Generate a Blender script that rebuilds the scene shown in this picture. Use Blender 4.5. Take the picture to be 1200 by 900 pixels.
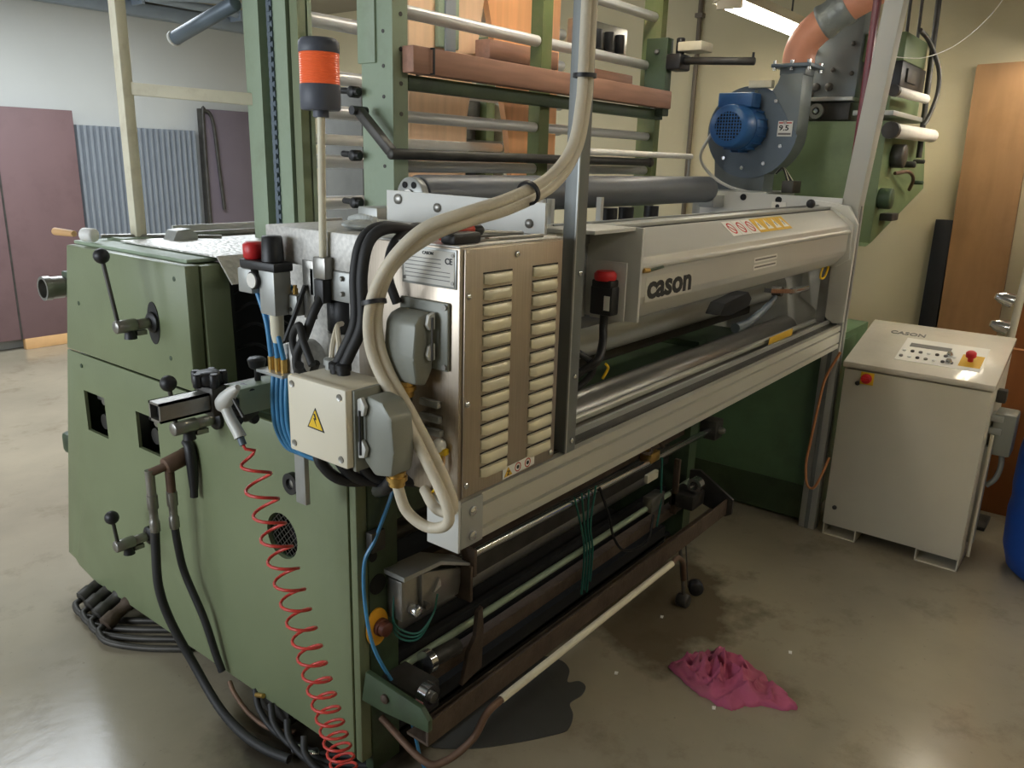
import bpy, bmesh, math, random
from mathutils import Vector, Matrix
random.seed(7)
for o in list(bpy.data.objects):
    bpy.data.objects.remove(o)
SC = bpy.context.scene
COL = SC.collection
PI = math.pi

# ------------------------------------------------------------------ camera
cam_d = bpy.data.cameras.new('camera')
cam = bpy.data.objects.new('camera', cam_d)
COL.objects.link(cam)
right = Vector((0.61466613, -0.78827486, 0.02843067))
up = Vector((0.1955448, 0.18719854, 0.96266242))
back = Vector((-0.76416476, -0.58615651, 0.26920764))
cm = Matrix((right, up, back)).transposed().to_4x4()
cm.translation = (-1.31378, -1.51253, 1.8)
cam.matrix_world = cm
cam_d.sensor_width = 36.0
cam_d.lens = 938.0 / 1200 * 36
cam_d.clip_start = 0.05
SC.camera = cam

# ------------------------------------------------------------------ world, light, exposure
w = bpy.data.worlds.new('world'); SC.world = w; w.use_nodes = True
bg = w.node_tree.nodes['Background']
bg.inputs['Color'].default_value = (0.80, 0.88, 1.0, 1); bg.inputs['Strength'].default_value = 1.0
SC.view_settings.view_transform = 'Standard'
SC.view_settings.look = 'None'
SC.view_settings.gamma = 1.0
SC.view_settings.use_curve_mapping = False
SC.view_settings.exposure = 0.48


def area(name, loc, target, sx, sy, power, col):
    l = bpy.data.lights.new(name, 'AREA'); l.shape = 'RECTANGLE'; l.size = sx; l.size_y = sy
    l.energy = power; l.color = col
    o = bpy.data.objects.new(name, l); COL.objects.link(o)
    o.location = loc
    o.rotation_euler = (Vector(target) - Vector(loc)).to_track_quat('-Z', 'Y').to_euler()
    return o


DAY = (0.86, 0.93, 1.0)
# daylight falling through the roof light and through the windows of the wall on the left
area('skylight_daylight', (1.4, 4.3, 3.55), (1.4, 4.3, 0), 2.8, 2.2, 180, DAY)
area('window_daylight_a', (-3.92, 3.9, 1.9), (0, 3.9, 1.7), 1.8, 1.5, 42, DAY)
area('window_daylight_b', (-3.92, 1.2, 1.9), (0, 1.2, 1.7), 1.8, 1.5, 62, DAY)

# ------------------------------------------------------------------ materials
MATS = {}


def mat(name, col, rough=0.5, metal=0.0, var=0.12, scale=6.0, bump=0.0, bscale=60.0, spec=0.5,
        dirt=None, dscale=3.0, damt=0.5, stretch=None, coat=0.0, emit=None, estr=0.0, alpha=1.0, trans=0.0):
    m = bpy.data.materials.new(name); m.use_nodes = True
    nt = m.node_tree; N = nt.nodes; L = nt.links
    b = N['Principled BSDF']
    b.inputs['Roughness'].default_value = rough
    b.inputs['Metallic'].default_value = metal
    b.inputs['Specular IOR Level'].default_value = spec
    b.inputs['Coat Weight'].default_value = coat
    b.inputs['Alpha'].default_value = alpha
    b.inputs['Transmission Weight'].default_value = trans
    tc = N.new('ShaderNodeTexCoord')
    mp = N.new('ShaderNodeMapping'); L.new(tc.outputs['Object'], mp.inputs['Vector'])
    if stretch: mp.inputs['Scale'].default_value = stretch
    nz = N.new('ShaderNodeTexNoise'); nz.inputs['Scale'].default_value = scale; nz.inputs['Detail'].default_value = 5
    L.new(mp.outputs['Vector'], nz.inputs['Vector'])
    cr = N.new('ShaderNodeValToRGB')
    c0 = tuple(c * (1 - var) for c in col); c1 = tuple(min(1, c * (1 + var)) for c in col)
    cr.color_ramp.elements[0].position = 0.3; cr.color_ramp.elements[1].position = 0.7
    cr.color_ramp.elements[0].color = (*c0, 1); cr.color_ramp.elements[1].color = (*c1, 1)
    L.new(nz.outputs['Fac'], cr.inputs['Fac'])
    out = cr.outputs['Color']
    if dirt:
        n2 = N.new('ShaderNodeTexNoise'); n2.inputs['Scale'].default_value = dscale; n2.inputs['Detail'].default_value = 8
        n2.inputs['Roughness'].default_value = 0.65
        L.new(tc.outputs['Object'], n2.inputs['Vector'])
        r2 = N.new('ShaderNodeValToRGB'); r2.color_ramp.elements[0].position = 0.5; r2.color_ramp.elements[1].position = 0.72
        r2.color_ramp.elements[0].color = (0, 0, 0, 1); r2.color_ramp.elements[1].color = (damt, damt, damt, 1)
        L.new(n2.outputs['Fac'], r2.inputs['Fac'])
        mx = N.new('ShaderNodeMix'); mx.data_type = 'RGBA'
        L.new(r2.outputs['Color'], mx.inputs['Factor']); L.new(out, mx.inputs['A'])
        mx.inputs['B'].default_value = (*dirt, 1)
        out = mx.outputs['Result']
    L.new(out, b.inputs['Base Color'])
    if bump:
        n3 = N.new('ShaderNodeTexNoise'); n3.inputs['Scale'].default_value = bscale; n3.inputs['Detail'].default_value = 3
        L.new(mp.outputs['Vector'], n3.inputs['Vector'])
        bp = N.new('ShaderNodeBump'); bp.inputs['Strength'].default_value = bump; bp.inputs['Distance'].default_value = 0.01
        L.new(n3.outputs['Fac'], bp.inputs['Height']); L.new(bp.outputs['Normal'], b.inputs['Normal'])
    if emit:
        b.inputs['Emission Color'].default_value = (*emit, 1); b.inputs['Emission Strength'].default_value = estr
    MATS[name] = m
    return m


def s(r, g, b):
    f = lambda c: ((c / 255 + 0.055) / 1.055) ** 2.4 if c > 10 else c / 255 / 12.92
    return (f(r), f(g), f(b))


mat('green', s(120, 130, 98), 0.40, var=0.05, scale=3, dirt=s(106, 114, 84), dscale=2.0, damt=0.5, bump=0.05, bscale=160)
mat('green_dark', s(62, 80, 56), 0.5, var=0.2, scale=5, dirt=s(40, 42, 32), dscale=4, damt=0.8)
mat('green_pale', s(146, 162, 138), 0.5, var=0.08, scale=5, dirt=s(116, 126, 100), dscale=5, damt=0.5)
mat('green_worn', s(104, 116, 70), 0.6, var=0.2, scale=7, dirt=s(132, 124, 88), dscale=6, damt=0.7)
mat('green_plinth', s(92, 124, 90), 0.5, var=0.08, scale=3, dirt=s(72, 92, 66), dscale=4, damt=0.6)
mat('green_press', s(104, 122, 84), 0.5, var=0.08, scale=3, dirt=s(78, 92, 60), dscale=4, damt=0.5)
mat('alu', s(196, 194, 182), 0.40, 0.35, var=0.02, scale=4)
mat('alu_grey', s(168, 170, 166), 0.40, 0.35, var=0.04, scale=4)
mat('stainless', s(178, 166, 150), 0.36, 0.75, var=0.08, scale=8, stretch=(30, 30, 1), bump=0.02, bscale=50)  # warm brown tint paints in the reflected surroundings
mat('stainless_lit', s(226, 218, 190), 0.34, 0.2, var=0.03)  # pale yellow puts the warm reflection on the louvres into the colour
mat('lid_grey', s(194, 193, 186), 0.40, 0.25, var=0.03, scale=4)
mat('purple_door', s(104, 94, 102), 0.6, var=0.05, scale=3)
mat('galv', s(196, 194, 188), 0.5, 0.35, var=0.16, scale=90)
mat('post_upper_grey', s(178, 178, 170), 0.65, 0.0, var=0.03)
mat('lid_label', s(200, 198, 188), 0.45, 0.2, var=0.02)
mat('post_grey', s(118, 122, 120), 0.45, 0.3, var=0.06, scale=6)
mat('white_plate', s(206, 206, 200), 0.5, 0.15, var=0.04)
mat('steel', s(150, 148, 142), 0.35, 0.8, var=0.15, scale=14)
mat('chrome', s(214, 216, 220), 0.16, 0.95, var=0.04)
mat('tube_alu', s(216, 216, 216), 0.30, 0.2, var=0.05, scale=5, stretch=(2, 30, 30))
mat('dim_grey', s(112, 112, 106), 0.6, var=0.15)
mat('dark_steel', s(74, 72, 68), 0.5, 0.5, var=0.25, scale=14)
mat('rust', s(84, 70, 58), 0.7, 0.2, var=0.25, scale=12, bump=0.3, bscale=60)
mat('roller_grey', s(104, 107, 112), 0.42, 0.1, var=0.05, scale=4)
mat('roller_dark', s(136, 134, 128), 0.30, 0.55, var=0.08, scale=4)
mat('black', s(28, 28, 30), 0.45, var=0.2)
mat('black_rubber', s(40, 40, 40), 0.6, var=0.2)
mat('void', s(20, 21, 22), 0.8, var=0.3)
mat('connector', s(136, 138, 128), 0.42, 0.1, var=0.04)
mat('box_white', s(226, 218, 196), 0.45, var=0.02)
mat('beige', s(214, 204, 182), 0.5, var=0.06, scale=10, bump=0.15, bscale=120)
mat('cream', s(222, 216, 192), 0.55, var=0.07, scale=8, dirt=s(168, 150, 120), dscale=9, damt=0.4)
mat('cream_white', s(232, 226, 206), 0.5, var=0.04)
mat('cab', s(206, 200, 182), 0.42, var=0.02, bump=0.03, bscale=200)
mat('film', s(220, 214, 200), 0.18, var=0.05, coat=0.4, bump=0.5, bscale=9)
mat('red', s(206, 40, 44), 0.4, var=0.05)
mat('red_plastic', s(226, 62, 40), 0.35, var=0.05)
mat('red_hose', s(204, 66, 58), 0.32, var=0.06)
mat('orange_lens', s(238, 108, 62), 0.3, var=0.05, emit=s(255, 110, 60), estr=0.12)
mat('lamp_grey', s(84, 88, 98), 0.5, var=0.03)
mat('blue_hose', s(70, 138, 184), 0.35, var=0.05)
mat('blue_motor', s(44, 96, 154), 0.42, var=0.1, dirt=s(24, 52, 86), dscale=9, damt=0.4)
mat('blue_barrel', s(18, 72, 158), 0.45, var=0.05)
mat('blue_grey', s(96, 108, 118), 0.45, 0.2, var=0.06)
mat('fan_grey', s(112, 120, 122), 0.45, 0.25, var=0.06)
mat('duct_orange', s(232, 162, 130), 0.5, var=0.06, scale=10, bump=0.1, bscale=20)
mat('tape', s(152, 158, 154), 0.4, 0.25, var=0.12, scale=16, bump=0.6, bscale=30)
mat('yellow', s(238, 196, 36), 0.45, var=0.03)
mat('amber', s(228, 164, 40), 0.5, var=0.06)
mat('brass', s(206, 168, 96), 0.3, 0.8, var=0.1)
mat('brown_cap', s(92, 48, 34), 0.5, var=0.1)
mat('maroon', s(112, 88, 88), 0.6, var=0.05, scale=3, dirt=s(96, 74, 74), dscale=4, damt=0.5)
mat('maroon_line', s(112, 44, 52), 0.4, var=0.06)
mat('corrugated', s(138, 144, 150), 0.5, 0.2, var=0.05)
mat('ply', s(222, 186, 152), 0.6, var=0.10, scale=3, stretch=(9, 9, 0.7), dirt=s(200, 150, 112), dscale=3, damt=0.4)
mat('ply_orange', s(240, 176, 122), 0.55, var=0.10, scale=3, stretch=(9, 9, 0.7))
mat('timber_red', s(168, 126, 106), 0.65, var=0.14, scale=4, stretch=(1, 12, 12))
mat('door_wood', s(154, 116, 76), 0.55, var=0.10, scale=3, stretch=(6, 6, 0.8), dirt=s(128, 92, 56), dscale=4, damt=0.4)
mat('door_brown', s(146, 88, 42), 0.5, var=0.10, scale=3, stretch=(6, 6, 0.8))
mat('wood_pale', s(208, 164, 112), 0.6, var=0.12, scale=6)
mat('white', s(236, 236, 232), 0.5, var=0.02)
mat('white_roll', s(240, 236, 228), 0.6, var=0.04, scale=20)
mat('paper', s(232, 230, 222), 0.6, var=0.02)
mat('ink', s(30, 30, 32), 0.6, var=0.0)
mat('ink_red', s(196, 50, 44), 0.6, var=0.0)
mat('ink_grey', s(120, 118, 114), 0.6, var=0.0)
mat('ink_yellow', s(222, 178, 58), 0.6, var=0.0)
mat('rag', s(178, 88, 118), 0.9, var=0.10, scale=9, dirt=s(166, 104, 104), dscale=7, damt=0.6, bump=0.3, bscale=40)
mat('rubber_mat', s(66, 66, 62), 0.6, var=0.12, scale=5)
mat('tube_light', s(255, 248, 220), 0.5, var=0.0, emit=(1.0, 0.965, 0.90), estr=19)
mat('lamp_body', s(226, 216, 190), 0.5, var=0.03)
mat('wall_paint', s(198, 186, 152), 0.85, var=0.05, scale=1.5, bump=0.12, bscale=30)
mat('wall_pale', s(186, 187, 182), 0.85, var=0.05, scale=1.2)
mat('ceiling_paint', s(150, 144, 130), 0.9, var=0.06, scale=2)
mat('pipe_grey', s(150, 162, 176), 0.5, 0.1, var=0.06)
mat('pipe_brown', s(104, 92, 76), 0.5, 0.2, var=0.1)
mat('orange_cable', s(196, 134, 88), 0.5, var=0.05)
mat('copper_pipe', s(112, 88, 72), 0.6, 0.4, var=0.25, scale=14)
mat('glove', s(176, 180, 176), 0.8, var=0.12, scale=20, bump=0.4, bscale=40)
mat('green_cable', s(30, 96, 84), 0.5, var=0.05)
mat('screen_blue', s(60, 120, 170), 0.4, var=0.4, scale=40)


def tread_material():
    m = mat('tread', s(214, 212, 206), 0.4, 0.5, var=0.06, scale=6)
    nt = m.node_tree; N = nt.nodes; L = nt.links
    tc = N.new('ShaderNodeTexCoord')
    vo = N.new('ShaderNodeTexVoronoi'); vo.inputs['Scale'].default_value = 55
    L.new(tc.outputs['Object'], vo.inputs['Vector'])
    bp = N.new('ShaderNodeBump'); bp.inputs['Strength'].default_value = 0.9; bp.inputs['Distance'].default_value = 0.006
    bp.invert = True
    L.new(vo.outputs['Distance'], bp.inputs['Height'])
    L.new(bp.outputs['Normal'], N['Principled BSDF'].inputs['Normal'])


tread_material()


def floor_material():
    m = bpy.data.materials.new('concrete'); m.use_nodes = True; MATS['concrete'] = m
    nt = m.node_tree; N = nt.nodes; L = nt.links; b = N['Principled BSDF']
    tc = N.new('ShaderNodeTexCoord')

    def noise(sc, det, rough=0.6):
        n = N.new('ShaderNodeTexNoise'); n.inputs['Scale'].default_value = sc; n.inputs['Detail'].default_value = det
        n.inputs['Roughness'].default_value = rough
        L.new(tc.outputs['Object'], n.inputs['Vector']); return n

    def ramp(n, p0, c0, p1, c1):
        r = N.new('ShaderNodeValToRGB'); e = r.color_ramp.elements
        e[0].position = p0; e[0].color = (*c0, 1); e[1].position = p1; e[1].color = (*c1, 1)
        L.new(n.outputs['Fac'], r.inputs['Fac']); return r

    base = ramp(noise(0.8, 6), 0.3, s(136, 128, 110), 0.7, s(162, 152, 130))
    st = ramp(noise(2.2, 9, 0.7), 0.54, (0, 0, 0), 0.74, (0.7, 0.7, 0.7))
    mx = N.new('ShaderNodeMix'); mx.data_type = 'RGBA'
    L.new(st.outputs['Color'], mx.inputs['Factor']); L.new(base.outputs['Color'], mx.inputs['A'])
    mx.inputs['B'].default_value = (*s(104, 90, 68), 1)
    sp = ramp(noise(34, 4, 0.7), 0.66, (0, 0, 0), 0.76, (0.75, 0.75, 0.75))
    m2 = N.new('ShaderNodeMix'); m2.data_type = 'RGBA'
    L.new(sp.outputs['Color'], m2.inputs['Factor']); L.new(mx.outputs['Result'], m2.inputs['A'])
    m2.inputs['B'].default_value = (*s(84, 76, 62), 1)
    # worn, oily patch of its own shape in front of the machine
    sep = N.new('ShaderNodeVectorMath'); sep.operation = 'DISTANCE'
    L.new(tc.outputs['Object'], sep.inputs[0]); sep.inputs[1].default_value = (1.5, -0.05, 0)
    wn = noise(3, 5)
    ad = N.new('ShaderNodeMath'); ad.operation = 'MULTIPLY_ADD'
    L.new(wn.outputs['Fac'], ad.inputs[0]); ad.inputs[1].default_value = 0.9; L.new(sep.outputs['Value'], ad.inputs[2])
    pr = N.new('ShaderNodeValToRGB'); e = pr.color_ramp.elements
    e[0].position = 0.85; e[0].color = (0.8, 0.8, 0.8, 1); e[1].position = 1.35; e[1].color = (0, 0, 0, 1)
    L.new(ad.outputs['Value'], pr.inputs['Fac'])
    m3 = N.new('ShaderNodeMix'); m3.data_type = 'RGBA'
    L.new(pr.outputs['Color'], m3.inputs['Factor']); L.new(m2.outputs['Result'], m3.inputs['A'])
    m3.inputs['B'].default_value = (*s(86, 74, 54), 1)
    # second oil stain by the green cover, deepened to paint the shade beneath
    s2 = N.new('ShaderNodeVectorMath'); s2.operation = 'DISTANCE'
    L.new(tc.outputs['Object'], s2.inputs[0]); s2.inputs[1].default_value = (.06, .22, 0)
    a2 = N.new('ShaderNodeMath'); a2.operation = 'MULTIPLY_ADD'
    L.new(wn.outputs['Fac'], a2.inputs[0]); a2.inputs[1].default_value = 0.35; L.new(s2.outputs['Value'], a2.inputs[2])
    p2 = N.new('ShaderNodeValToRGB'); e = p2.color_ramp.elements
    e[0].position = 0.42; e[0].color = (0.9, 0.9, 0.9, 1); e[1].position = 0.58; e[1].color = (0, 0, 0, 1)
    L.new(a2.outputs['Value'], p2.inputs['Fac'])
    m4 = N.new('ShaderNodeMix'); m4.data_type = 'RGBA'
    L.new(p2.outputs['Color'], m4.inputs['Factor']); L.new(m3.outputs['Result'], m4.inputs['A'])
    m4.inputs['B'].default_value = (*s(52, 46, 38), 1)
    L.new(m4.outputs['Result'], b.inputs['Base Color'])
    rr = N.new('ShaderNodeMapRange'); L.new(noise(4, 6).outputs['Fac'], rr.inputs['Value'])
    rr.inputs['To Min'].default_value = 0.13; rr.inputs['To Max'].default_value = 0.24
    L.new(rr.outputs['Result'], b.inputs['Roughness'])
    bp = N.new('ShaderNodeBump'); bp.inputs['Strength'].default_value = 0.06; bp.inputs['Distance'].default_value = 0.01
    L.new(noise(18, 5).outputs['Fac'], bp.inputs['Height']); L.new(bp.outputs['Normal'], b.inputs['Normal'])


floor_material()

# ------------------------------------------------------------------ mesh helpers


def catmull(pts, n=6):
    P = [Vector(p) for p in pts]
    if len(P) < 3: return P
    out = []
    Q = [P[0] * 2 - P[1]] + P + [P[-1] * 2 - P[-2]]
    for i in range(1, len(Q) - 2):
        a, b_, c, d = Q[i - 1], Q[i], Q[i + 1], Q[i + 2]
        for k in range(n):
            t = k / n
            out.append(0.5 * ((2 * b_) + (c - a) * t + (2 * a - 5 * b_ + 4 * c - d) * t * t + (3 * b_ - a - 3 * c + d) * t ** 3))
    out.append(P[-1])
    return out


class MB:
    def __init__(self): self.bm = bmesh.new(); self.hard = False

    def _add(self, vs, fs):
        v = [self.bm.verts.new(p) for p in vs]
        out = []
        for f in fs:
            try: out.append(self.bm.faces.new([v[i] for i in f]))
            except ValueError: pass
        return v, out

    def box(self, x0, x1, y0, y1, z0, z1, bev=0.0):
        vs = [(x, y, z) for x in (x0, x1) for y in (y0, y1) for z in (z0, z1)]
        v, f = self._add(vs, [(0, 1, 3, 2), (4, 6, 7, 5), (0, 4, 5, 1), (2, 3, 7, 6), (0, 2, 6, 4), (1, 5, 7, 3)])
        if bev:
            self.hard = True
            es = list({e for fc in f for e in fc.edges})
            bmesh.ops.bevel(self.bm, geom=es, offset=bev, segments=2, affect='EDGES', profile=0.5)
        return self

    def bar(self, p0, p1, wd, ht, up=(0, 0, 1), bev=0.0):
        p0 = Vector(p0); p1 = Vector(p1); d = (p1 - p0); d.normalize()
        u = Vector(up); sd = d.cross(u)
        if sd.length < 1e-5: sd = d.cross(Vector((1, 0, 0)))
        sd.normalize(); u = sd.cross(d)
        vs = []
        for p in (p0, p1):
            for a in (-1, 1):
                for c in (-1, 1): vs.append(p + sd * (a * wd / 2) + u * (c * ht / 2))
        v, f = self._add(vs, [(0, 1, 3, 2), (4, 6, 7, 5), (0, 4, 5, 1), (2, 3, 7, 6), (0, 2, 6, 4), (1, 5, 7, 3)])
        if bev:
            self.hard = True
            es = list({e for fc in f for e in fc.edges})
            bmesh.ops.bevel(self.bm, geom=es, offset=bev, segments=2, affect='EDGES', profile=0.5)
        return self

    def lathe(self, prof, p0, axis, seg=20):
        """prof: list of (radius, distance along axis)"""
        p0 = Vector(p0); a = Vector(axis).normalized()
        u = a.orthogonal().normalized(); v = a.cross(u)
        rings = []
        for r, h in prof:
            r = max(r, 1e-5)
            rings.append([self.bm.verts.new(p0 + a * h + (u * math.cos(2 * PI * k / seg) + v * math.sin(2 * PI * k / seg)) * r) for k in range(seg)])
        for i in range(len(rings) - 1):
            for k in range(seg):
                self.bm.faces.new((rings[i][k], rings[i][(k + 1) % seg], rings[i + 1][(k + 1) % seg], rings[i + 1][k]))
        self.bm.faces.new(rings[0][::-1]); self.bm.faces.new(rings[-1])
        return self

    def cyl(self, p0, p1, r, r1=None, seg=16, bev=0.0):
        p0 = Vector(p0); p1 = Vector(p1); d = (p1 - p0).length
        r1 = r if r1 is None else r1
        if bev:
            return self.lathe([(r - bev, 0), (r, bev), (r1, d - bev), (r1 - bev, d)], p0, p1 - p0, seg)
        return self.lathe([(r, 0), (r1, d)], p0, p1 - p0, seg)

    def ring(self, c, axis, ro, ri, th, seg=24):
        a = Vector(axis).normalized(); c = Vector(c)
        u = a.orthogonal().normalized(); v = a.cross(u)
        R = []
        for rr, h in ((ro, 0), (ro, th), (ri, th), (ri, 0)):
            R.append([self.bm.verts.new(c + a * h + (u * math.cos(2 * PI * k / seg) + v * math.sin(2 * PI * k / seg)) * rr) for k in range(seg)])
        for i in range(4):
            A = R[i]; B = R[(i + 1) % 4]
            for k in range(seg): self.bm.faces.new((A[k], A[(k + 1) % seg], B[(k + 1) % seg], B[k]))
        return self

    def sphere(self, c, r, seg=16, sc=(1, 1, 1)):
        res = bmesh.ops.create_uvsphere(self.bm, u_segments=seg, v_segments=max(6, seg // 2), radius=r)
        for v in res['verts']:
            v.co = Vector((v.co.x * sc[0], v.co.y * sc[1], v.co.z * sc[2])) + Vector(c)
        return self

    def tube(self, pts, r, seg=8, n=6, smooth=True, close=True):
        P = catmull(pts, n) if smooth else [Vector(p) for p in pts]
        rs = r if callable(r) else (lambda t: r)
        t0 = (P[1] - P[0]).normalized(); u = t0.orthogonal().normalized()
        rings = []
        for i, p in enumerate(P):
            t = (P[min(i + 1, len(P) - 1)] - P[max(i - 1, 0)])
            if t.length < 1e-9: t = t0.copy()
            t.normalize()
            u = u - t * u.dot(t)
            if u.length < 1e-6: u = t.orthogonal()
            u.normalize(); v = t.cross(u)
            rr = rs(i / (len(P) - 1))
            rings.append([self.bm.verts.new(p + (u * math.cos(2 * PI * k / seg) + v * math.sin(2 * PI * k / seg)) * rr) for k in range(seg)])
        for i in range(len(rings) - 1):
            for k in range(seg):
                self.bm.faces.new((rings[i][k], rings[i][(k + 1) % seg], rings[i + 1][(k + 1) % seg], rings[i + 1][k]))
        self.bm.faces.new(rings[0][::-1]); self.bm.faces.new(rings[-1])
        return self

    def prism(self, poly, axis, a0, a1, bev=0.0):
        def pt(a, u, v):
            return (a, u, v) if axis == 'x' else ((u, a, v) if axis == 'y' else (u, v, a))
        n = len(poly)
        vs = [pt(a0, *p) for p in poly] + [pt(a1, *p) for p in poly]
        fs = [tuple(range(n))[::-1], tuple(range(n, 2 * n))] + [(i, (i + 1) % n, n + (i + 1) % n, n + i) for i in range(n)]
        v, f = self._add(vs, fs)
        if bev:
            self.hard = True
            es = list({e for fc in f for e in fc.edges})
            bmesh.ops.bevel(self.bm, geom=es, offset=bev, segments=2, affect='EDGES', profile=0.5)
        return self

    def build(self, name, m, root=None, parent=None, ang=None, label=None):
        bm = self.bm
        if ang is None: ang = 26 if self.hard else 46
        bmesh.ops.recalc_face_normals(bm, faces=bm.faces)
        off = Vector(root['_o']) if root is not None else Vector((0, 0, 0))
        if root is not None:
            for v in bm.verts: v.co -= off
        me = bpy.data.meshes.new(name); bm.to_mesh(me); bm.free()
        for p in me.polygons: p.use_smooth = True
        me.set_sharp_from_angle(angle=math.radians(ang))
        me.materials.append(MATS[m])
        o = bpy.data.objects.new(name, me); COL.objects.link(o)
        if parent is not None: o.parent = parent
        elif root is not None: o.parent = root
        if label: o['label'] = label
        return o


def B(x0, x1, y0, y1, z0, z1, bev=0.0): return MB().box(x0, x1, y0, y1, z0, z1, bev)


def tag(o, label, cat, group=None):
    o['label'] = label; o['category'] = cat
    if group: o['group'] = group
    return o


ROOTS = []


def thing(name, label, cat, loc=(0, 0, 0), group=None):
    o = bpy.data.objects.new(name, None); COL.objects.link(o); o.location = loc
    o.empty_display_size = 0.05
    o['_o'] = tuple(float(c) for c in loc); ROOTS.append(o)
    return tag(o, label, cat, group)


def solo(mb, name, m, label, cat, group=None, ang=None):
    """a thing that is one mesh: origin moved to its own base"""
    o = mb.build(name, m, ang=ang)
    me = o.data
    xs = [v.co.x for v in me.vertices]; ys = [v.co.y for v in me.vertices]; zs = [v.co.z for v in me.vertices]
    c = Vector(((min(xs) + max(xs)) / 2, (min(ys) + max(ys)) / 2, min(zs)))
    me.transform(Matrix.Translation(-c)); o.location = c
    return tag(o, label, cat, group)


def struct(mb, name, m, parent=None):
    o = mb.build(name, m, parent=parent)
    if parent is None: o['kind'] = 'structure'
    return o


def cut(o, cutters):
    """boolean away boxes/cylinders given as MB builders"""
    for mb in cutters:
        off = Vector(o.parent['_o']) if o.parent and '_o' in o.parent else Vector((0, 0, 0))
        bm = mb.bm
        bmesh.ops.recalc_face_normals(bm, faces=bm.faces)
        for v in bm.verts: v.co -= off
        me = bpy.data.meshes.new('cutter'); bm.to_mesh(me); bm.free()
        c = bpy.data.objects.new('cutter', me); COL.objects.link(c)
        c.parent = o.parent
        md = o.modifiers.new('b', 'BOOLEAN'); md.object = c; md.operation = 'DIFFERENCE'; md.solver = 'EXACT'
        bpy.context.view_layer.update()
        dg = bpy.context.evaluated_depsgraph_get()
        nm = bpy.data.meshes.new_from_object(o.evaluated_get(dg))
        o.modifiers.clear(); old = o.data; o.data = nm; bpy.data.meshes.remove(old)
        bpy.data.objects.remove(c); bpy.data.meshes.remove(me)
    o.data.set_sharp_from_angle(angle=math.radians(26))
    return o


def text(name, body, size, origin, xdir, ydir, m, root=None, parent=None, bold=0.0, extrude=0.0006, width=None):
    """flat lettering lying in the plane spanned by xdir (reading direction) and ydir (up)"""
    cu = bpy.data.curves.new('t', 'FONT'); cu.body = body; cu.size = size; cu.extrude = extrude; cu.offset = bold
    cu.resolution_u = 3
    t = bpy.data.objects.new('t', cu); COL.objects.link(t)
    bpy.context.view_layer.update()
    dg = bpy.context.evaluated_depsgraph_get()
    me = bpy.data.meshes.new_from_object(t.evaluated_get(dg))
    bpy.data.objects.remove(t); bpy.data.curves.remove(cu)
    me.name = name
    if width:
        xs = [v.co.x for v in me.vertices]; k = width / (max(xs) - min(xs)); x0 = min(xs)
        for v in me.vertices: v.co.x = (v.co.x - x0) * k
    X = Vector(xdir).normalized(); Y = Vector(ydir).normalized(); Z = X.cross(Y)
    mt = Matrix((X, Y, Z)).transposed().to_4x4()
    off = Vector(root['_o']) if root is not None else Vector((0, 0, 0))
    mt.translation = Vector(origin) - off
    me.transform(mt)
    me.materials.clear(); me.materials.append(MATS[m])
    o = bpy.data.objects.new(name, me); COL.objects.link(o)
    o.parent = parent if parent is not None else root
    return o


def share(src, name, dx, root, parent=None):
    """another piece alike: shares the mesh, moved by dx"""
    o = bpy.data.objects.new(name, src.data); COL.objects.link(o)
    o.parent = parent if parent is not None else root
    o.location = Vector(src.location) + Vector(dx)
    return o


def bolt(p, axis, r, h, root, parent=None, m='steel', name='bolt'):
    return MB().lathe([(r, 0), (r, h * 0.6), (r * 0.6, h)], p, axis, 10).build(name, m, root, parent)

# ================================================================== THE ROOM
XL, XR, YF, YB, ZC = -4.0, 4.6, -4.6, 6.5, 3.2
struct(B(XL - .2, XR + .2, YF - .2, YB + .2, -.2, 0), 'floor', 'concrete')
struct(B(XL - .2, XR + .2, YB, YB + .2, 0, ZC), 'wall_back', 'wall_pale')
struct(B(XR, XR + .2, YF, YB, 0, ZC), 'wall_right', 'wall_paint')
struct(B(XL - .2, XR + .2, YF - .2, YF, 0, ZC), 'wall_front', 'wall_paint')
wl = struct(B(XL - .2, XL, YF, YB, 0, ZC), 'wall_left', 'wall_pale')
cut(wl, [B(XL - .4, XL + .2, 3.0, 4.8, 1.1, 2.7), B(XL - .4, XL + .2, .3, 2.1, 1.1, 2.7)])
for i, (a, b) in enumerate(((3.0, 4.8), (.3, 2.1))):
    f = MB()
    for y in (a + .03, (a + b) / 2, b - .03): f.box(XL - .14, XL - .08, y - .03, y + .03, 1.1, 2.7)
    for z in (1.13, 2.67): f.box(XL - .14, XL - .08, a, b, z - .03, z + .03)
    struct(f, 'window_%d' % (i + 1), 'white')
ce = struct(B(XL - .2, XR + .2, YF - .2, YB + .2, ZC, ZC + .15), 'ceiling', 'ceiling_paint')
cut(ce, [B(0.0, 2.8, 3.2, 5.4, ZC - .2, ZC + .4)])
f = MB()
for x in (0.03, .95, 1.85, 2.77): f.box(x - .03, x + .03, 3.2, 5.4, ZC - .02, ZC + .12)
for y in (3.23, 5.37): f.box(0, 2.8, y - .03, y + .03, ZC - .02, ZC + .12)
struct(f, 'window_3', 'white')
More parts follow.
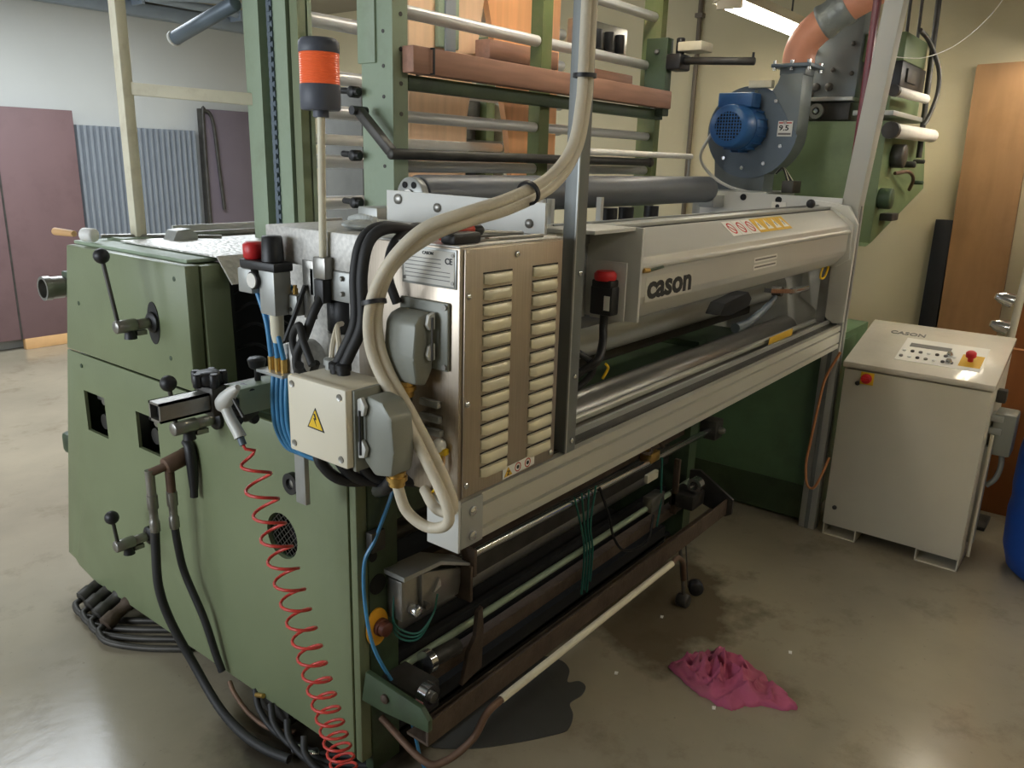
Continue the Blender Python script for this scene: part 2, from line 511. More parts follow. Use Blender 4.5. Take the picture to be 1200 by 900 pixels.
# duct and pipes along the top of the back wall
t = MB().box(XL, XR, YB - .12, YB, 3.02, 3.14, .01)
struct(t, 'trim_1', 'pipe_grey')
pr = thing('service_pipe', 'pale blue grey pipe run under the ceiling at the back wall', 'pipe', (2.8, 6.2, 3.1))
MB().tube([(0.5, 6.25, 3.17), (4.5, 6.25, 3.17)], .04, 12, smooth=False).build('pipe', 'pipe_grey', pr)
for x in (1.2, 2.95, 4.0):
    MB().box(x - .015, x + .015, 6.2, 6.5, 3.10, 3.22).build('bracket', 'pipe_grey', pr)
MB().tube([(3.0, 6.22, 3.17), (3.2, 6.1, 3.2), (3.7, 5.9, 3.22), (4.3, 5.8, 3.2)], .05, 10).build('branch', 'pipe_grey', pr)
# conduit up the wall on the right
pr = thing('wall_conduit', 'thin brown conduit running up the beige wall left of the blower', 'pipe', (4.57, 1.36, 0))
MB().cyl((4.575, 1.36, 0.0), (4.575, 1.36, 3.2), .018, seg=10).build('pipe', 'pipe_brown', pr)
for z in (1.2, 2.55, 2.85): MB().box(4.55, 4.6, 1.33, 1.39, z, z + .03).build('clip', 'pipe_brown', pr)

# ------------------------------------------------------------------ fluorescent lamps


def lamp(x0, x1, y, z, label, group=None):
    L = thing('fluorescent_lamp', label, 'lamp', ((x0 + x1) / 2, y, z), group)
    MB().prism([(y - .09, z + .02), (y - .05, z + .09), (y + .05, z + .09), (y + .09, z + .02), (y + .05, z + .035), (y - .05, z + .035)], 'x', x0, x1).build('housing', 'lamp_body', L)
    for k in (-.04, .04):
        MB().cyl((x0 + .03, y + k, z + .012), (x1 - .03, y + k, z + .012), .017, seg=12).build('tube', 'tube_light', L)
    for x in (x0 + .01, x1 - .03):
        MB().box(x, x + .02, y - .07, y + .07, z - .01, z + .06).build('end_cap', 'lamp_body', L)
    for x in (x0 + .25, x1 - .25):
        MB().cyl((x, y, z + .09), (x, y, ZC), .006, seg=8).build('hanger', 'dark_steel', L)


lamp(3.03, 4.22, .45, 2.62, 'lit fluorescent lamp hanging above the blower')
lamp(3.4, 4.55, -1.0, 2.47, 'lit fluorescent lamp over the white control cabinet')
lamp(.75, 2.0, .12, 2.92, 'unseen fluorescent lamp added above the roller frame to light the boards')  # added out of view to brighten the boards and rollers
for x, nm in ((-.6, 'left'), (1.4, 'middle'), (3.0, 'right')):
    lamp(x, x + 1.25, -2.7, 2.75, nm + ' fluorescent lamp of the row behind the camera', 'lamps behind the camera')

# ------------------------------------------------------------------ far left: doors and corrugated panel
d = thing('panel_door', 'dull maroon door panel with a bare wood foot at the left edge', 'door', (1.7, 6.4, 0))
MB().box(1.1, 2.27, 6.36, 6.41, .10, 2.12, .004).build('leaf', 'maroon', d)
MB().box(1.62, 2.27, 6.355, 6.415, 0.0, .10, .004).build('foot_board', 'wood_pale', d)
MB().box(1.59, 1.605, 6.355, 6.362, 0.1, 2.1).build('edge_strip', 'dark_steel', d)
d = thing('panel_door', 'dull purple door panel right of the corrugated sheet', 'door', (3.95, 6.4, 0))
MB().box(3.58, 4.55, 6.37, 6.42, 0.0, 2.22, .004).build('leaf', 'purple_door', d)
MB().tube([(3.58, 6.36, .9), (3.57, 6.35, 2.1), (3.60, 6.35, 2.2), (3.68, 6.35, 2.1), (3.72, 6.35, 1.6), (3.75, 6.35, 1.2)], .018, 8).build('cable', 'dark_steel', d)
MB().box(3.55, 3.59, 6.35, 6.42, 0.0, 2.22).build('frame', 'dark_steel', d)
c = MB()
nr = 21; x0 = 2.30; pitch = (3.53 - 2.30) / nr
prof = []
for i in range(nr):
    a = x0 + i * pitch
    prof += [(a, 6.44), (a + pitch * .22, 6.40), (a + pitch * .52, 6.40), (a + pitch * .74, 6.44)]
prof += [(3.53, 6.44), (3.53, 6.46), (x0, 6.46)]
c.prism(prof, 'z', 0.0, 2.0)
solo(c, 'corrugated_sheet', 'corrugated', 'grey blue corrugated sheet panel between two maroon doors', 'panel', ang=20)

# ------------------------------------------------------------------ boards against the wall on the right
MB_ = MB()
MB_.prism([(-.525, 2.42), (-.53, 2.44), (-.86, 2.45), (-.92, 0.0), (-.575, 0.0)], 'x', 4.52, 4.56)
solo(MB_, 'plywood_board', 'door_wood', 'tall brown wood board leaning on the beige wall behind the cabinet', 'board')
solo(B(4.53, 4.58, -.545, -.44, 0, 1.51, .003), 'black_board', 'black', 'narrow black board standing left of the tall brown board', 'board')
solo(B(4.42, 4.47, -1.75, -.995, 0, 2.3, .003), 'brown_board', 'door_brown', 'reddish brown wood panel at the right edge of the picture', 'board')
solo(B(3.55, 3.6, -1.7, -1.02, 0, .92, .003), 'wood_sheet', 'door_brown', 'dark brown wood sheet standing behind the blue drum', 'board')

# ================================================================== GREEN CONVERTING MACHINE
G = thing('converting_machine', 'long green painted machine with lever handles on its end cover', 'machine', (0.1, .9, 0))
lower = MB().prism([(0.03, .085), (1.62, .085), (1.66, .10), (1.745, .112), (1.77, .138), (1.834, .142), (1.606, 1.066), (0.03, 1.058)], 'x', -.012, .0, .003).build('lower_cover', 'green', G)
cut(lower, [B(-.1, .1, 1.352, 1.508, .768, .925), B(-.1, .1, .988, 1.13, .79, .925), MB().cyl((-.1, .325, .712), (.1, .325, .712), .072, seg=28)])
MB().box(-.008, .03, 0.0, .026, .085, 1.05, .003).build('cover_flange', 'green', G)
# side frame behind the cover, with the dark cavity behind the cut-outs
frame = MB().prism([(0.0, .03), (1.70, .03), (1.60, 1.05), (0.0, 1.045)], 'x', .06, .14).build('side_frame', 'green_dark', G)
cut(frame, [B(.0, .2, 1.25, 1.56, .70, .97), B(.0, .2, .93, 1.18, .74, .97), B(.0, .2, .22, .43, .60, .82)])
MB().box(.0, .06, .005, 1.6, .10, .58).build('cover_packing', 'green_dark', G)
MB().box(.0, .06, .005, 1.5, .975, 1.04).build('cover_packing', 'green_dark', G)
MB().box(.0305, .14, -.004, .03, .03, 1.04, .004).build('front_edge', 'green_dark', G)
for (a, b, z0, z1) in ((1.34, 1.52, .75, .94), (.975, 1.14, .78, .94)):
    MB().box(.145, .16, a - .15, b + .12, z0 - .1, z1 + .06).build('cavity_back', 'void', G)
    yy = (a + b) / 2
    MB().cyl((.03, yy + .03, z0 + .05), (.14, yy + .03, z0 + .05), .03, seg=14).build('cavity_shaft', 'dark_steel', G)
    MB().box(.03, .1, yy - .05, yy + .0, z0 - .02, z1 - .06, .006).build('cavity_block', 'rust', G)
    MB().box(.025, .06, yy + .01, yy + .06, z1 - .055, z1 - .02, .004).build('cavity_block', 'steel', G)
    MB().cyl((.02, yy, z1 - .05), (.1, yy, z1 - .05), .016, seg=12).build('cavity_pin', 'steel', G)
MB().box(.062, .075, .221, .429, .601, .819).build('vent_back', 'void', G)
vent = MB().ring((.001, .325, .712), (1, 0, 0), .078, .070, .006, 28).build('vent_rim', 'green_dark', G)
for k in range(-4, 5):
    hh = math.sqrt(max(.0, .070 ** 2 - (k * .0155) ** 2)) * .97
    for sg in (-1, 1):
        d1 = Vector((0, 1, sg)).normalized(); d2 = Vector((0, 1, -sg)).normalized()
        c0 = Vector((.003 + .001 * sg, .325, .712)) + d2 * (k * .0155)
        MB().cyl(c0 - d1 * hh, c0 + d1 * hh, .0008, seg=5).build('vent_wire', 'steel', G, vent)
MB().prism([(1.62, .10), (1.80, .15), (1.585, 1.05), (1.53, 1.05)], 'x', 0.0, .06).build('cover_packing', 'green_dark', G)
MB().box(.07, 2.0, .06, 1.55, 0.0, .10).build('shade_block', 'void', G)  # added dark block, stops light passing beneath the cover
# upper cover
upper = MB().prism([(.737, 1.0685), (1.605, 1.0705), (1.507, 1.466), (.737, 1.466)], 'x', -.014, .035, .008).build('upper_cover', 'green', G)
MB().prism([(.725, 1.07), (1.60, 1.07), (1.50, 1.462), (.735, 1.462)], 'x', .04, .135, .005).build('upper_box', 'green', G)
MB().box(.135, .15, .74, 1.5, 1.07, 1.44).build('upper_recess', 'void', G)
MB().box(.26, .30, .50, .56, 1.0, 1.42).build('recess_post', 'green', G)
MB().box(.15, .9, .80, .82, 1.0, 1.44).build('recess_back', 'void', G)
for k in range(4):
    MB().tube([(.16, .76, 1.36 - k * .06), (.22, .72, 1.40 - k * .07), (.30, .70, 1.33 - k * .07), (.4, .72, 1.27 - k * .06)], .006, 6).build('recess_cable', 'black', G)
for (y, z) in ((1.46, 1.26), (.86, 1.16), (1.5, 1.02), (.80, 1.42)):
    MB().lathe([(.008, 0), (.008, .003), (.004, .004)], (-.012, y, z), (-1, 0, 0), 10).build('screw', 'green_dark', G)
# top plates
MB().box(.02, .30, .78, 1.52, 1.466, 1.478, .003).build('top_plate', 'green_pale', G)
tr = MB()
tr.box(.10, 1.0, .74, 1.34, 1.482, 1.487)
tr.prism([(.742, 1.487), (.742, 1.481), (.672, 1.405), (.666, 1.408)], 'x', .10, .62)
tr.build('tread_plate', 'tread', G)
MB().box(.28, 1.0, 1.20, 1.50, 1.478, 1.486).build('rear_plate', 'alu_grey', G)
MB().box(.12, .36, 1.36, 1.48, 1.466, 1.49, .004).build('post_base', 'green_pale', G)
gd = MB().box(.36, 1.2, 1.44, 1.452, 1.478, 1.520).build('guard_strip', 'white_plate', G)
MB().cyl((.30, 1.30, 1.497), (1.1, 1.30, 1.497), .012, seg=12).build('guide_bar', 'steel', G, gd)
MB().prism([(.23, 1.485), (.33, 1.485), (.33, 1.505), (.30, 1.527), (.25, 1.522)], 'y', 1.22, 1.29, .003).build('guide_block', 'alu_grey', G, gd)
# levers on the cover


def lever(y, z, reach, ball, label=None):
    yb, zb = ball
    lv = MB().lathe([(.034, -.002), (.034, .012), (.026, .018)], (-.012, y, z), (-1, 0, 0), 20).build('lever_boss', 'black', G)
    MB().cyl((-.012, y, z), (-reach * .62, y, z), .017, seg=16, bev=.002).build('lever_shaft', 'steel', G, lv)
    MB().cyl((-reach * .58, y, z), (-reach - .015, y, z), .021, seg=16, bev=.003).build('lever_collar', 'steel', G, lv)
    MB().cyl((-reach, y, z - .02), (-reach - .012, yb, zb - .015), .0065, seg=10).build('lever_rod', 'dark_steel', G, lv)
    MB().sphere((-reach - .014, yb, zb), .024, 18).build('lever_ball', 'black', G, lv)
    MB().cyl((-reach * .75, y, z - .015), (-reach * .75, y, z - .042), .016, .02, seg=12).build('lever_stop', 'black', G, lv)
    MB().box(-reach * .62, -reach * .35, y - .012, y + .012, z - .034, z - .018, .002).build('lever_clip', 'steel', G, lv)
    return lv


lever(.945, 1.265, .125, (.985, 1.482))
lever(.62, 1.012, .145, (.622, 1.152))
lever(1.105, .462, .13, (1.105, .575))
MB().prism([(.945 + .036 * math.cos(a), 1.262 + .07 * math.sin(a)) for a in [k * PI / 10 for k in range(20)]], 'x', -.0165, -.012).build('lever_backing', 'black', G)
# black grommet right of the vent
kn = MB().ring((-.012, .253, .902), (-1, 0, 0), .032, .016, .018, 24).build('grommet', 'black', G)
MB().lathe([(.016, 0), (.016, .008), (.008, .012)], (-.012, .253, .902), (-1, 0, 0), 14).build('grommet_core', 'steel', G, kn)
# pipe stub and foot on the far side
st = MB().lathe([(.03, 0), (.03, .05), (.042, .055), (.042, .10), (.046, .10), (.046, .125), (.036, .125), (.036, .06)], (.10, 1.72, 1.283), (-1, 0, 0), 24).build('pipe_stub', 'steel', G)
MB().box(.06, .2, 1.55, 1.75, 1.24, 1.34, .006).build('stub_block', 'green_dark', G, st)
MB().box(.0, .09, 1.72, 1.80, .60, .69, .02).build('rear_lug', 'green_dark', G)
# far frame, beams and rods between the frames
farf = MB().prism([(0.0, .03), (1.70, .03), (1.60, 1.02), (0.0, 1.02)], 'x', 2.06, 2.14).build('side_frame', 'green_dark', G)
MB().box(.14, 2.06, 1.15, 1.19, .03, 1.04).build('light_blocker', 'void', G)  # added dark sheet that blocks light at the back of the interior
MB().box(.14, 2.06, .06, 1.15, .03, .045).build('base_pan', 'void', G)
for (y0, y1, z0, z1, m, n) in ((.02, .10, .80, .90, 'green_dark', 'cross_beam'), (.10, .16, .40, .50, 'dark_steel', 'cross_beam'),
                               (.03, .07, .565, .625, 'rust', 'flat_bar'), (.10, .13, .20, .28, 'void', 'flat_bar'),
                               (-.02, .02, .215, .265, 'rust', 'flat_bar'), (.3, .38, .6, .72, 'green_dark', 'cross_beam')):
    MB().box(.14, 2.06, y0, y1, z0, z1, .003).build(n, m, G)
MB().cyl((.32, -.01, .585), (2.34, -.01, .545), .016, seg=16).build('guide_rod', 'chrome', G)
MB().cyl((.14, -.02, .345), (2.06, -.02, .345), .012, seg=14).build('guide_rod', 'green_pale', G)
MB().cyl((.14, .12, .70), (2.06, .12, .70), .03, seg=16).build('idler_roller', 'dark_steel', G)
MB().cyl((.14, .20, .33), (2.06, .20, .33), .045, seg=18).build('idler_roller', 'roller_dark', G)
cl = MB().box(2.24, 2.33, -.05, .04, .50, .60, .01).build('rod_clamp', 'dark_steel', G)
bolt((2.28, -.05, .55), (0, -1, 0), .018, .03, G, cl)
MB().box(1.62, 1.70, -.03, .03, .555, .60, .006).build('rod_clamp', 'brass', G)
MB().tube([(1.5, -.02, .65), (1.58, -.04, .62), (1.64, -.03, .66), (1.7, -.04, .62)], .008, 7).build('loose_wire', 'rust', G)
# tension unit between front edge and rod
tu = MB().prism([(.060, .53), (.30, .515), (.31, .55), (.31, .60), (.17, .645), (.060, .655)], 'y', -.065, -.005, .003).build('tension_unit', 'steel', G)
MB().prism([(.050, .668), (.20, .662), (.345, .600), (.345, .608), (.20, .674), (.050, .682)], 'y', -.085, 0.0).build('tension_cover', 'alu_grey', G, tu)
MB().box(.125, .132, -.08, -.01, .54, .66).build('tension_rib', 'steel', G, tu)
MB().cyl((.095, -.065, .56), (.095, -.10, .56), .017, seg=16, bev=.003).build('tension_roller', 'chrome', G, tu)
MB().cyl((.14, -.065, .555), (.14, -.09, .555), .010, seg=12).build('tension_pin', 'dark_steel', G, tu)
MB().prism([(.18, .575), (.205, .615), (.212, .585)], 'y', -.075, -.065).build('tension_tab', 'chrome', G, tu)
MB().box(.315, .328, -.10, .0, .49, .61, .003).build('tension_plate', 'rust', G, tu)
MB().box(.33, .345, -.10, -.05, .57, .66, .002).build('tension_lug', 'rust', G, tu)
MB().cyl((.328, -.05, .55), (.36, -.05, .55), .022, seg=12).build('tension_knob', 'dark_steel', G, tu)
for k in range(3):
    MB().tube([(.065, -.03, .62), (.055, -.04, .52 - .015 * k), (.10, -.085, .485 - .010 * k), (.16, -.09, .52), (.19, -.08, .57)], .003, 6).build('tension_wire', 'green_cable', G, tu)
tu.location.x += .035
# emergency button on the front edge
eb = MB().prism([(.053 + .04 * math.cos(a), .514 + .058 * math.sin(a)) for a in [k * PI / 12 for k in range(24)]], 'y', -.010, -.004).build('button_plate', 'amber', G)
MB().lathe([(.026, 0), (.026, .012), (.021, .014), (.021, .03), (.016, .034)], (.062, -.010, .512), (0, -1, 0), 20).build('button', 'brown_cap', G, eb)
MB().cyl((.06, -.004, .645), (.06, -.007, .645), .03, seg=20).build('blank_hole', 'void', G)
MB().cyl((.045, -.004, .735), (.045, -.006, .735), .015, seg=16).build('blank_hole', 'void', G)
# arm plate at the foot and the long angle bar it carries
ar = MB().prism([(0.0, .30), (-.02, .402), (-.235, .388), (-.262, .36), (-.262, .325), (-.09, .305)], 'x', -.005, .012, .002).build('arm_plate', 'green_dark', G)  # dark green holds both the dirt and the shade on the plate
bolt((-.005, -.10, .355), (-1, 0, 0), .014, .012, G, ar, 'rust')
ab = MB().prism([(-.245, .262), (-.165, .262), (-.165, .27), (-.237, .27), (-.237, .335), (-.245, .335)], 'x', .012, 1.98).build('angle_bar', 'rust', G)
MB().prism([(-.05, .30), (-.05, .43), (-.10, .44), (-.27, .34), (-.27, .27), (-.24, .25)], 'x', 1.98, 1.995).build('arm_plate', 'dark_steel', G)
MB().box(1.84, 1.86, -.06, -.03, .25, .52, .006).build('upright_lever', 'rust', G)
MB().ring((1.88, -.12, .40), (1, 0, 0), .035, .02, .04, 20).build('bearing', 'chrome', G)
MB().box(1.84, 1.97, -.14, -.02, .29, .36, .008).build('bearing_block', 'dark_steel', G)
MB().box(1.62, 1.74, -.05, .0, .33, .40, .006).build('bearing_block', 'steel', G)
MB().box(1.62, 1.72, -.02, .0, .46, .50, .006).build('name_tab', 'cream', G)
# bearing, brown plate at the near end
bb = MB().box(.05, .15, -.16, -.02, .27, .36, .006).build('bearing_block', 'dark_steel', G)
MB().ring((.085, -.16, .352), (0, -1, 0), .034, .017, .03, 22).build('bearing', 'chrome', G, bb)
MB().cyl((.085, -.155, .352), (.085, -.20, .352), .015, seg=14).build('bearing_shaft', 'steel', G, bb)
MB().cyl((.2, -.06, .345), (.34, -.06, .33), .026, seg=14, bev=.004).build('spool', 'dark_steel', G)
MB().cyl((.19, -.06, .345), (.215, -.06, .343), .036, seg=16).build('spool_flange', 'chrome', G)
MB().prism([(.33, .20), (.36, .31), (.395, .345), (.40, .43), (.425, .44), (.43, .36), (.425, .22)], 'y', -.09, -.075, .002).build('brown_plate', 'rust', G)
# tread bar in front
fb = MB().cyl((.26, -.30, .296), (1.33, -.30, .296), .012, seg=12).build('tread_bar', 'cream', G)
MB().tube([(.26, -.30, .296), (.2, -.295, .28), (.17, -.27, .2), (.1, -.23, .15), (.06, -.18, .15), (.05, -.02, .22)], .011, 8).build('tread_bar_end', 'copper_pipe', G, fb)
MB().tube([(1.33, -.30, .296), (1.40, -.29, .29), (1.5, -.27, .22), (1.55, -.26, .12)], .011, 8).build('tread_bar_end', 'copper_pipe', G, fb)
MB().cyl((1.60, -.2, .27), (1.55, -.265, .05), .008, seg=8).build('pedal_rod', 'dark_steel', G)
MB().cyl((1.655, -.2, .27), (1.60, -.26, .06), .003, seg=6).build('pedal_rod', 'dark_steel', G)
pw = MB().cyl((1.55, -.29, .022), (1.55, -.24, .022), .03, seg=18, bev=.005).build('pedal_foot', 'dark_steel', G)
MB().cyl((1.60, -.30, .06), (1.64, -.27, .06), .032, seg=18, bev=.006).build('pedal_wheel', 'black', G, pw)
for z in (.30, .5, .75):
    pass
# loose green wires hanging from the rod
for k, (x, dz) in enumerate(((1.06, .19), (1.08, .2), (1.10, .18), (1.12, .22))):
    MB().tube([(1.02 + .05 * k, -.03, .60), (x + .01, -.04, .45), (x + .02, -.05, .35), (x, -.06, dz)], .0045, 6).build('hanging_wire', 'green_cable', G)
MB().tube([(1.2, -.03, .58), (1.27, -.04, .44), (1.3, -.05, .34), (1.35, -.08, .27), (1.5, -.1, .26), (1.58, -.08, .35)], .006, 6).build('hanging_wire', 'black', G)
MB().tube([(1.72, -.03, .56), (1.71, -.04, .45), (1.70, -.05, .35), (1.62, -.08, .28)], .005, 6).build('hanging_wire', 'green_cable', G)
# blue air hose down the front edge
MB().tube([(.13, -.02, .96), (.09, -.02, .88), (.03, -.03, .80), (.0, -.02, .74), (-.01, -.03, .62), (.01, -.04, .48), (.07, -.06, .33), (.12, -.07, .2), (.15, -.08, .05), (.16, -.09, .008)], .0055, 7).build('air_hose', 'blue_hose', G)
MB().box(.02, .07, -.03, -.004, .76, .82, .004).build('hose_fitting', 'dark_steel', G)
# parts below the cover, in the shadow of the machine
for k in range(5):
    MB().tube([(.02, .95 - .15 * k, .06), (.05, .85 - .15 * k, .05), (.10, .7 - .15 * k, .03)], .012, 6).build('floor_cable', 'dark_steel', G)
for k in range(4):
    MB().tube([(-.01 - .012 * k, .52 - .10 * k, .09), (-.035 - .01 * k, .46 - .09 * k, .05), (-.04 - .006 * k, .36 - .08 * k, .018), (-.02, .22 - .07 * k, .016), (.05, .10 - .06 * k, .016)], .011, 8).build('floor_cable', 'black_rubber', G)
vb = MB().box(.0, .05, .36, .52, .02, .10, .006).build('floor_valve', 'dark_steel', G)
MB().cyl((-.02, .50, .085), (-.02, .46, .10), .008, seg=8).build('valve_key', 'brass', G, vb)
MB().cyl((-.06, .27, .018), (-.02, .25, .018), .016, seg=12, bev=.003).build('floor_coupling', 'chrome', G)
MB().cyl((-.05, .22, .018), (-.01, .20, .018), .016, seg=12, bev=.003).build('floor_coupling', 'chrome', G)
# steel square tube with clamps, held out at the end of the machine
sq = MB()
sq.box(-.40, -.05, .226, .232, 1.178, 1.226); sq.box(-.40, -.05, .270, .276, 1.178, 1.226)
sq.box(-.40, -.05, .226, .276, 1.178, 1.184); sq.box(-.40, -.05, .226, .276, 1.220, 1.226)
sq = sq.build('square_tube', 'steel', G)
MB().box(-.385, .0, .234, .268, 1.186, 1.218).build('tube_filling', 'void', G, sq)
MB().box(-.27, -.225, .215, .29, 1.165, 1.24, .004).build('tube_clamp', 'dark_steel', G, sq)
MB().box(-.23, .10, .160, .222, 1.172, 1.240, .003).build('tube_bracket', 'green_pale', G, sq)
for (p, q, r) in (((-.255, .25, 1.24), (-.255, .25, 1.275), .034), ((-.20, .21, 1.19), (-.20, .165, 1.185), .040)):
    kb = MB().cyl(p, q, r, seg=20, bev=.008).build('clamp_knob', 'black', G, sq)
    for k in range(5):
        a = Vector(q) - Vector(p); a.normalize(); u = a.orthogonal().normalized(); v = a.cross(u)
        c0 = Vector(p) + (u * math.cos(k * 2 * PI / 5) + v * math.sin(k * 2 * PI / 5)) * r
        MB().cyl(c0, c0 + (Vector(q) - Vector(p)), r * .34, seg=10, bev=.003).build('knob_lobe', 'black', G, sq)
MB().cyl((-.148, .20, 1.240), (-.148, .20, 1.275), .008, seg=10).build('clamp_stem', 'black', G, sq)
MB().cyl((-.148, .20, 1.272), (-.148, .20, 1.300), .020, .024, seg=16, bev=.005).build('clamp_knob', 'black', G, sq)
# vertical bracket under the junction box
MB().box(-.13, -.115, .05, .09, .93, 1.16, .002).build('hose_bracket', 'alu_grey', G)
# rusty hydraulic valve with black handle
hv = MB().cyl((.0, .80, .852), (-.10, .80, .83), .028, seg=16, bev=.003).build('hydraulic_valve', 'copper_pipe', G)
MB().cyl((-.0, .80, .852), (-.03, .80, .845), .031, seg=8).build('valve_nut', 'rust', G, hv)
MB().cyl((-.085, .80, .835), (-.085, .80, .74), .015, seg=12).build('valve_outlet', 'copper_pipe', G, hv)
MB().cyl((-.09, .80, .832), (-.14, .82, .815), .014, seg=12).build('valve_elbow', 'copper_pipe', G, hv)
MB().cyl((-.14, .82, .825), (-.14, .82, .73), .015, seg=12).build('valve_outlet', 'steel', G, hv)
for (x, y) in ((-.085, .80), (-.14, .82)):
    MB().lathe([(.012, 0), (.018, .005), (.018, .05), (.014, .055), (.014, .09), (.017, .095), (.017, .13), (.012, .135)], (x, y, .745), (0, 0, -1), 8).build('hose_ferrule', 'steel', G, hv)
MB().tube([(-.03, .79, .90), (-.03, .765, .885), (-.032, .755, .83), (-.034, .752, .76), (-.036, .752, .72)], lambda t: .013 + .006 * math.sin(PI * min(1, t * 1.2)), 10).build('valve_handle', 'black', G, hv)

# ------------------------------------------------------------------ hydraulic hoses at the cover
o = MB().tube([(-.14, .82, .63), (-.145, .82, .55), (-.15, .815, .42), (-.13, .80, .29), (-.10, .73, .14), (-.10, .60, .04), (-.115, .45, .024), (-.11, .33, .022), (-.09, .24, .022)], .0145, 10)
solo(o, 'hydraulic_hose', 'black_rubber', 'thick black hose, the left of two, hanging from the rusty valve to the floor', 'hose')
o = MB().tube([(-.085, .80, .63), (-.08, .80, .55), (-.065, .80, .44), (-.05, .73, .29), (-.04, .69, .16), (-.035, .67, .105)], .0125, 10)
solo(o, 'hydraulic_hose', 'black_rubber', 'shorter black hose, the right of two, hanging from the rusty valve', 'hose')
o = MB().tube([(-.04, .62, .09), (-.05, .58, .07), (-.05, .5, .03), (-.04, .40, .016), (0.0, .33, .016)], .008, 8)
solo(o, 'rubber_hose', 'copper_pipe', 'thin brown hose curling on the floor under the green cover', 'hose')
# heavy plugs with cables lying at the left foot
for k in range(4):
    y = 1.585 - .085 * k; x = -.035 - .010 * k
    t = thing('cable_plug', ['grimy cable plug furthest left on the floor by the green machine', 'second grimy cable plug from the left by the green machine',
                             'third grimy cable plug from the left by the green machine', 'grimy rusty plug nearest the camera by the green machine'][k], 'plug', (x, y, 0), 'cable plugs on the floor')
    MB().lathe([(.022, 0), (.030, .006), (.030, .05), (.025, .055), (.025, .10), (.030, .105), (.030, .12)], (x - .045, y + .02, .036), (.92, .1, .38), 14).build('shell', 'rust' if k == 3 else 'dark_steel', t)
    MB().tube([(x - .045, y + .02, .034), (x - .075, y, .03), (x - .078, y - .08, .016 + .002 * k), (x - .01, y - .20, .015), (x + .10, y - .34, .015)], .0125, 8).build('cable', 'dark_steel', t)

# ================================================================== SLITTER
S = thing('slitting_machine', 'grey aluminium slitting machine with a long lid lettered in black', 'machine', (1.2, -.2, .967))


def rail(name, x0, x1, y0, z0, z1, dep, m='alu'):
    g = .010; h = z1 - z0
    prof = [(y0, z0), (y0, z0 + h * .18), (y0 + g, z0 + h * .2), (y0 + g, z0 + h * .25), (y0, z0 + h * .27), (y0, z0 + h * .70),
            (y0 + g, z0 + h * .72), (y0 + g, z0 + h * .77), (y0, z0 + h * .79), (y0, z1), (y0 + dep, z1), (y0 + dep, z0)]
    return MB().prism(prof, 'x', x0, x1).build(name, m, S)


r = rail('front_rail', -.105, 2.66, -.45, .967, 1.078, .075)
MB().box(-.112, -.104, -.455, -.36, .960, 1.085, .002).build('rail_end_plate', 'white_plate', S, r)
MB().box(-.104, -.03, -.456, -.449, .967, 1.078, .001).build('rail_corner_plate', 'alu_grey', S, r)
for z in (.99, 1.05): bolt((-.068, -.456, z), (0, -1, 0), .011, .008, S, r, 'chrome')
MB().box(.0, 2.66, .22, .30, .967, 1.078, .003).build('rear_rail', 'alu', S)
MB().box(.16, .24, -.375, .22, .985, 1.07, .003).build('side_rail', 'alu', S)
MB().box(-.02, 2.66, -.43, -.40, 1.078, 1.084).build('rail_ledge', 'dark_steel', S)
MB().box(.36, 2.66, -.40, -.39, 1.078, 1.10).build('rail_ledge', 'alu_grey', S)
MB().box(.0, 2.64, -.10, .22, .985, .99).build('floor_pan', 'green_dark', S)
MB().box(.0, 2.64, .20, .215, .99, 1.5).build('rear_panel', 'alu_grey', S)
# gear cover: main stainless box, galvanised upper box
main = MB().box(-.108, .246, -.448, -.14, 1.082, 1.628, .003).build('gear_cover', 'stainless', S)
gal = MB().box(-.112, .25, -.15, .185, 1.545, 1.632, .003).build('upper_cover', 'galv', S)
MB().box(-.112, .25, -.45, -.14, 1.628, 1.632, .001).build('cover_lid', 'galv', S)
MB().box(-.02, .02, -.14, .22, 1.07, 1.55, .004).build('gear_plate', 'galv', S)
MB().box(-.10, -.02, -.14, -.10, 1.07, 1.55, .004).build('gear_flank', 'galv', S)
lp = MB().box(-.098, .246, -.4535, -.449, 1.088, 1.625, .001).build('louvre_panel', 'stainless', S)
for (x, z) in ((-.088, 1.53), (-.088, 1.30), (-.088, 1.115), (.07, 1.605), (.23, 1.105)):
    bolt((x, -.4535, z), (0, -1, 0), .007, .006, S, lp, 'chrome', 'screw')
# louvres: one pressed hood, copied
lm = MB()
L0, L1, hz = -.04, .054, .0
prof = [(-.4535, .012), (-.462, .011), (-.4655, .004), (-.4655, -.006), (-.4625, -.011), (-.4535, -.010)]
n = 8
rings = []
for i in range(n + 1):
    t = i / n
    k = min(1.0, .25 + min(t, 1 - t) * 7)
    rings.append([lm.bm.verts.new((L0 + (L1 - L0) * t, -.4535 + (y + .4535) * k, 1.56 + z * (0.75 + .25 * k))) for y, z in prof])
for i in range(n):
    for j in range(len(prof)):
        a, b = rings[i], rings[i + 1]; q = (j + 1) % len(prof)
        lm.bm.faces.new((a[j], a[q], b[q], b[j]))
lm.bm.faces.new(rings[0]); lm.bm.faces.new(rings[-1][::-1])
l0 = lm.build('louvre', 'stainless_lit', S, lp, ang=50)
shadow_line = MB().box(-.042, .056, -.4545, -.4535, 1.5715, 1.5745).build('louvre_shadow', 'void', S, lp)  # dark strip paints the shadow line along each hood's upper edge
for c in range(2):
    for k in range(14):
        if c == 0 and k == 0: continue
        share(l0, 'louvre', (c * .172, 0, -k * .0331), S, lp)
        share(shadow_line, 'louvre_shadow', (c * .172, 0, -k * .0331), S, lp)
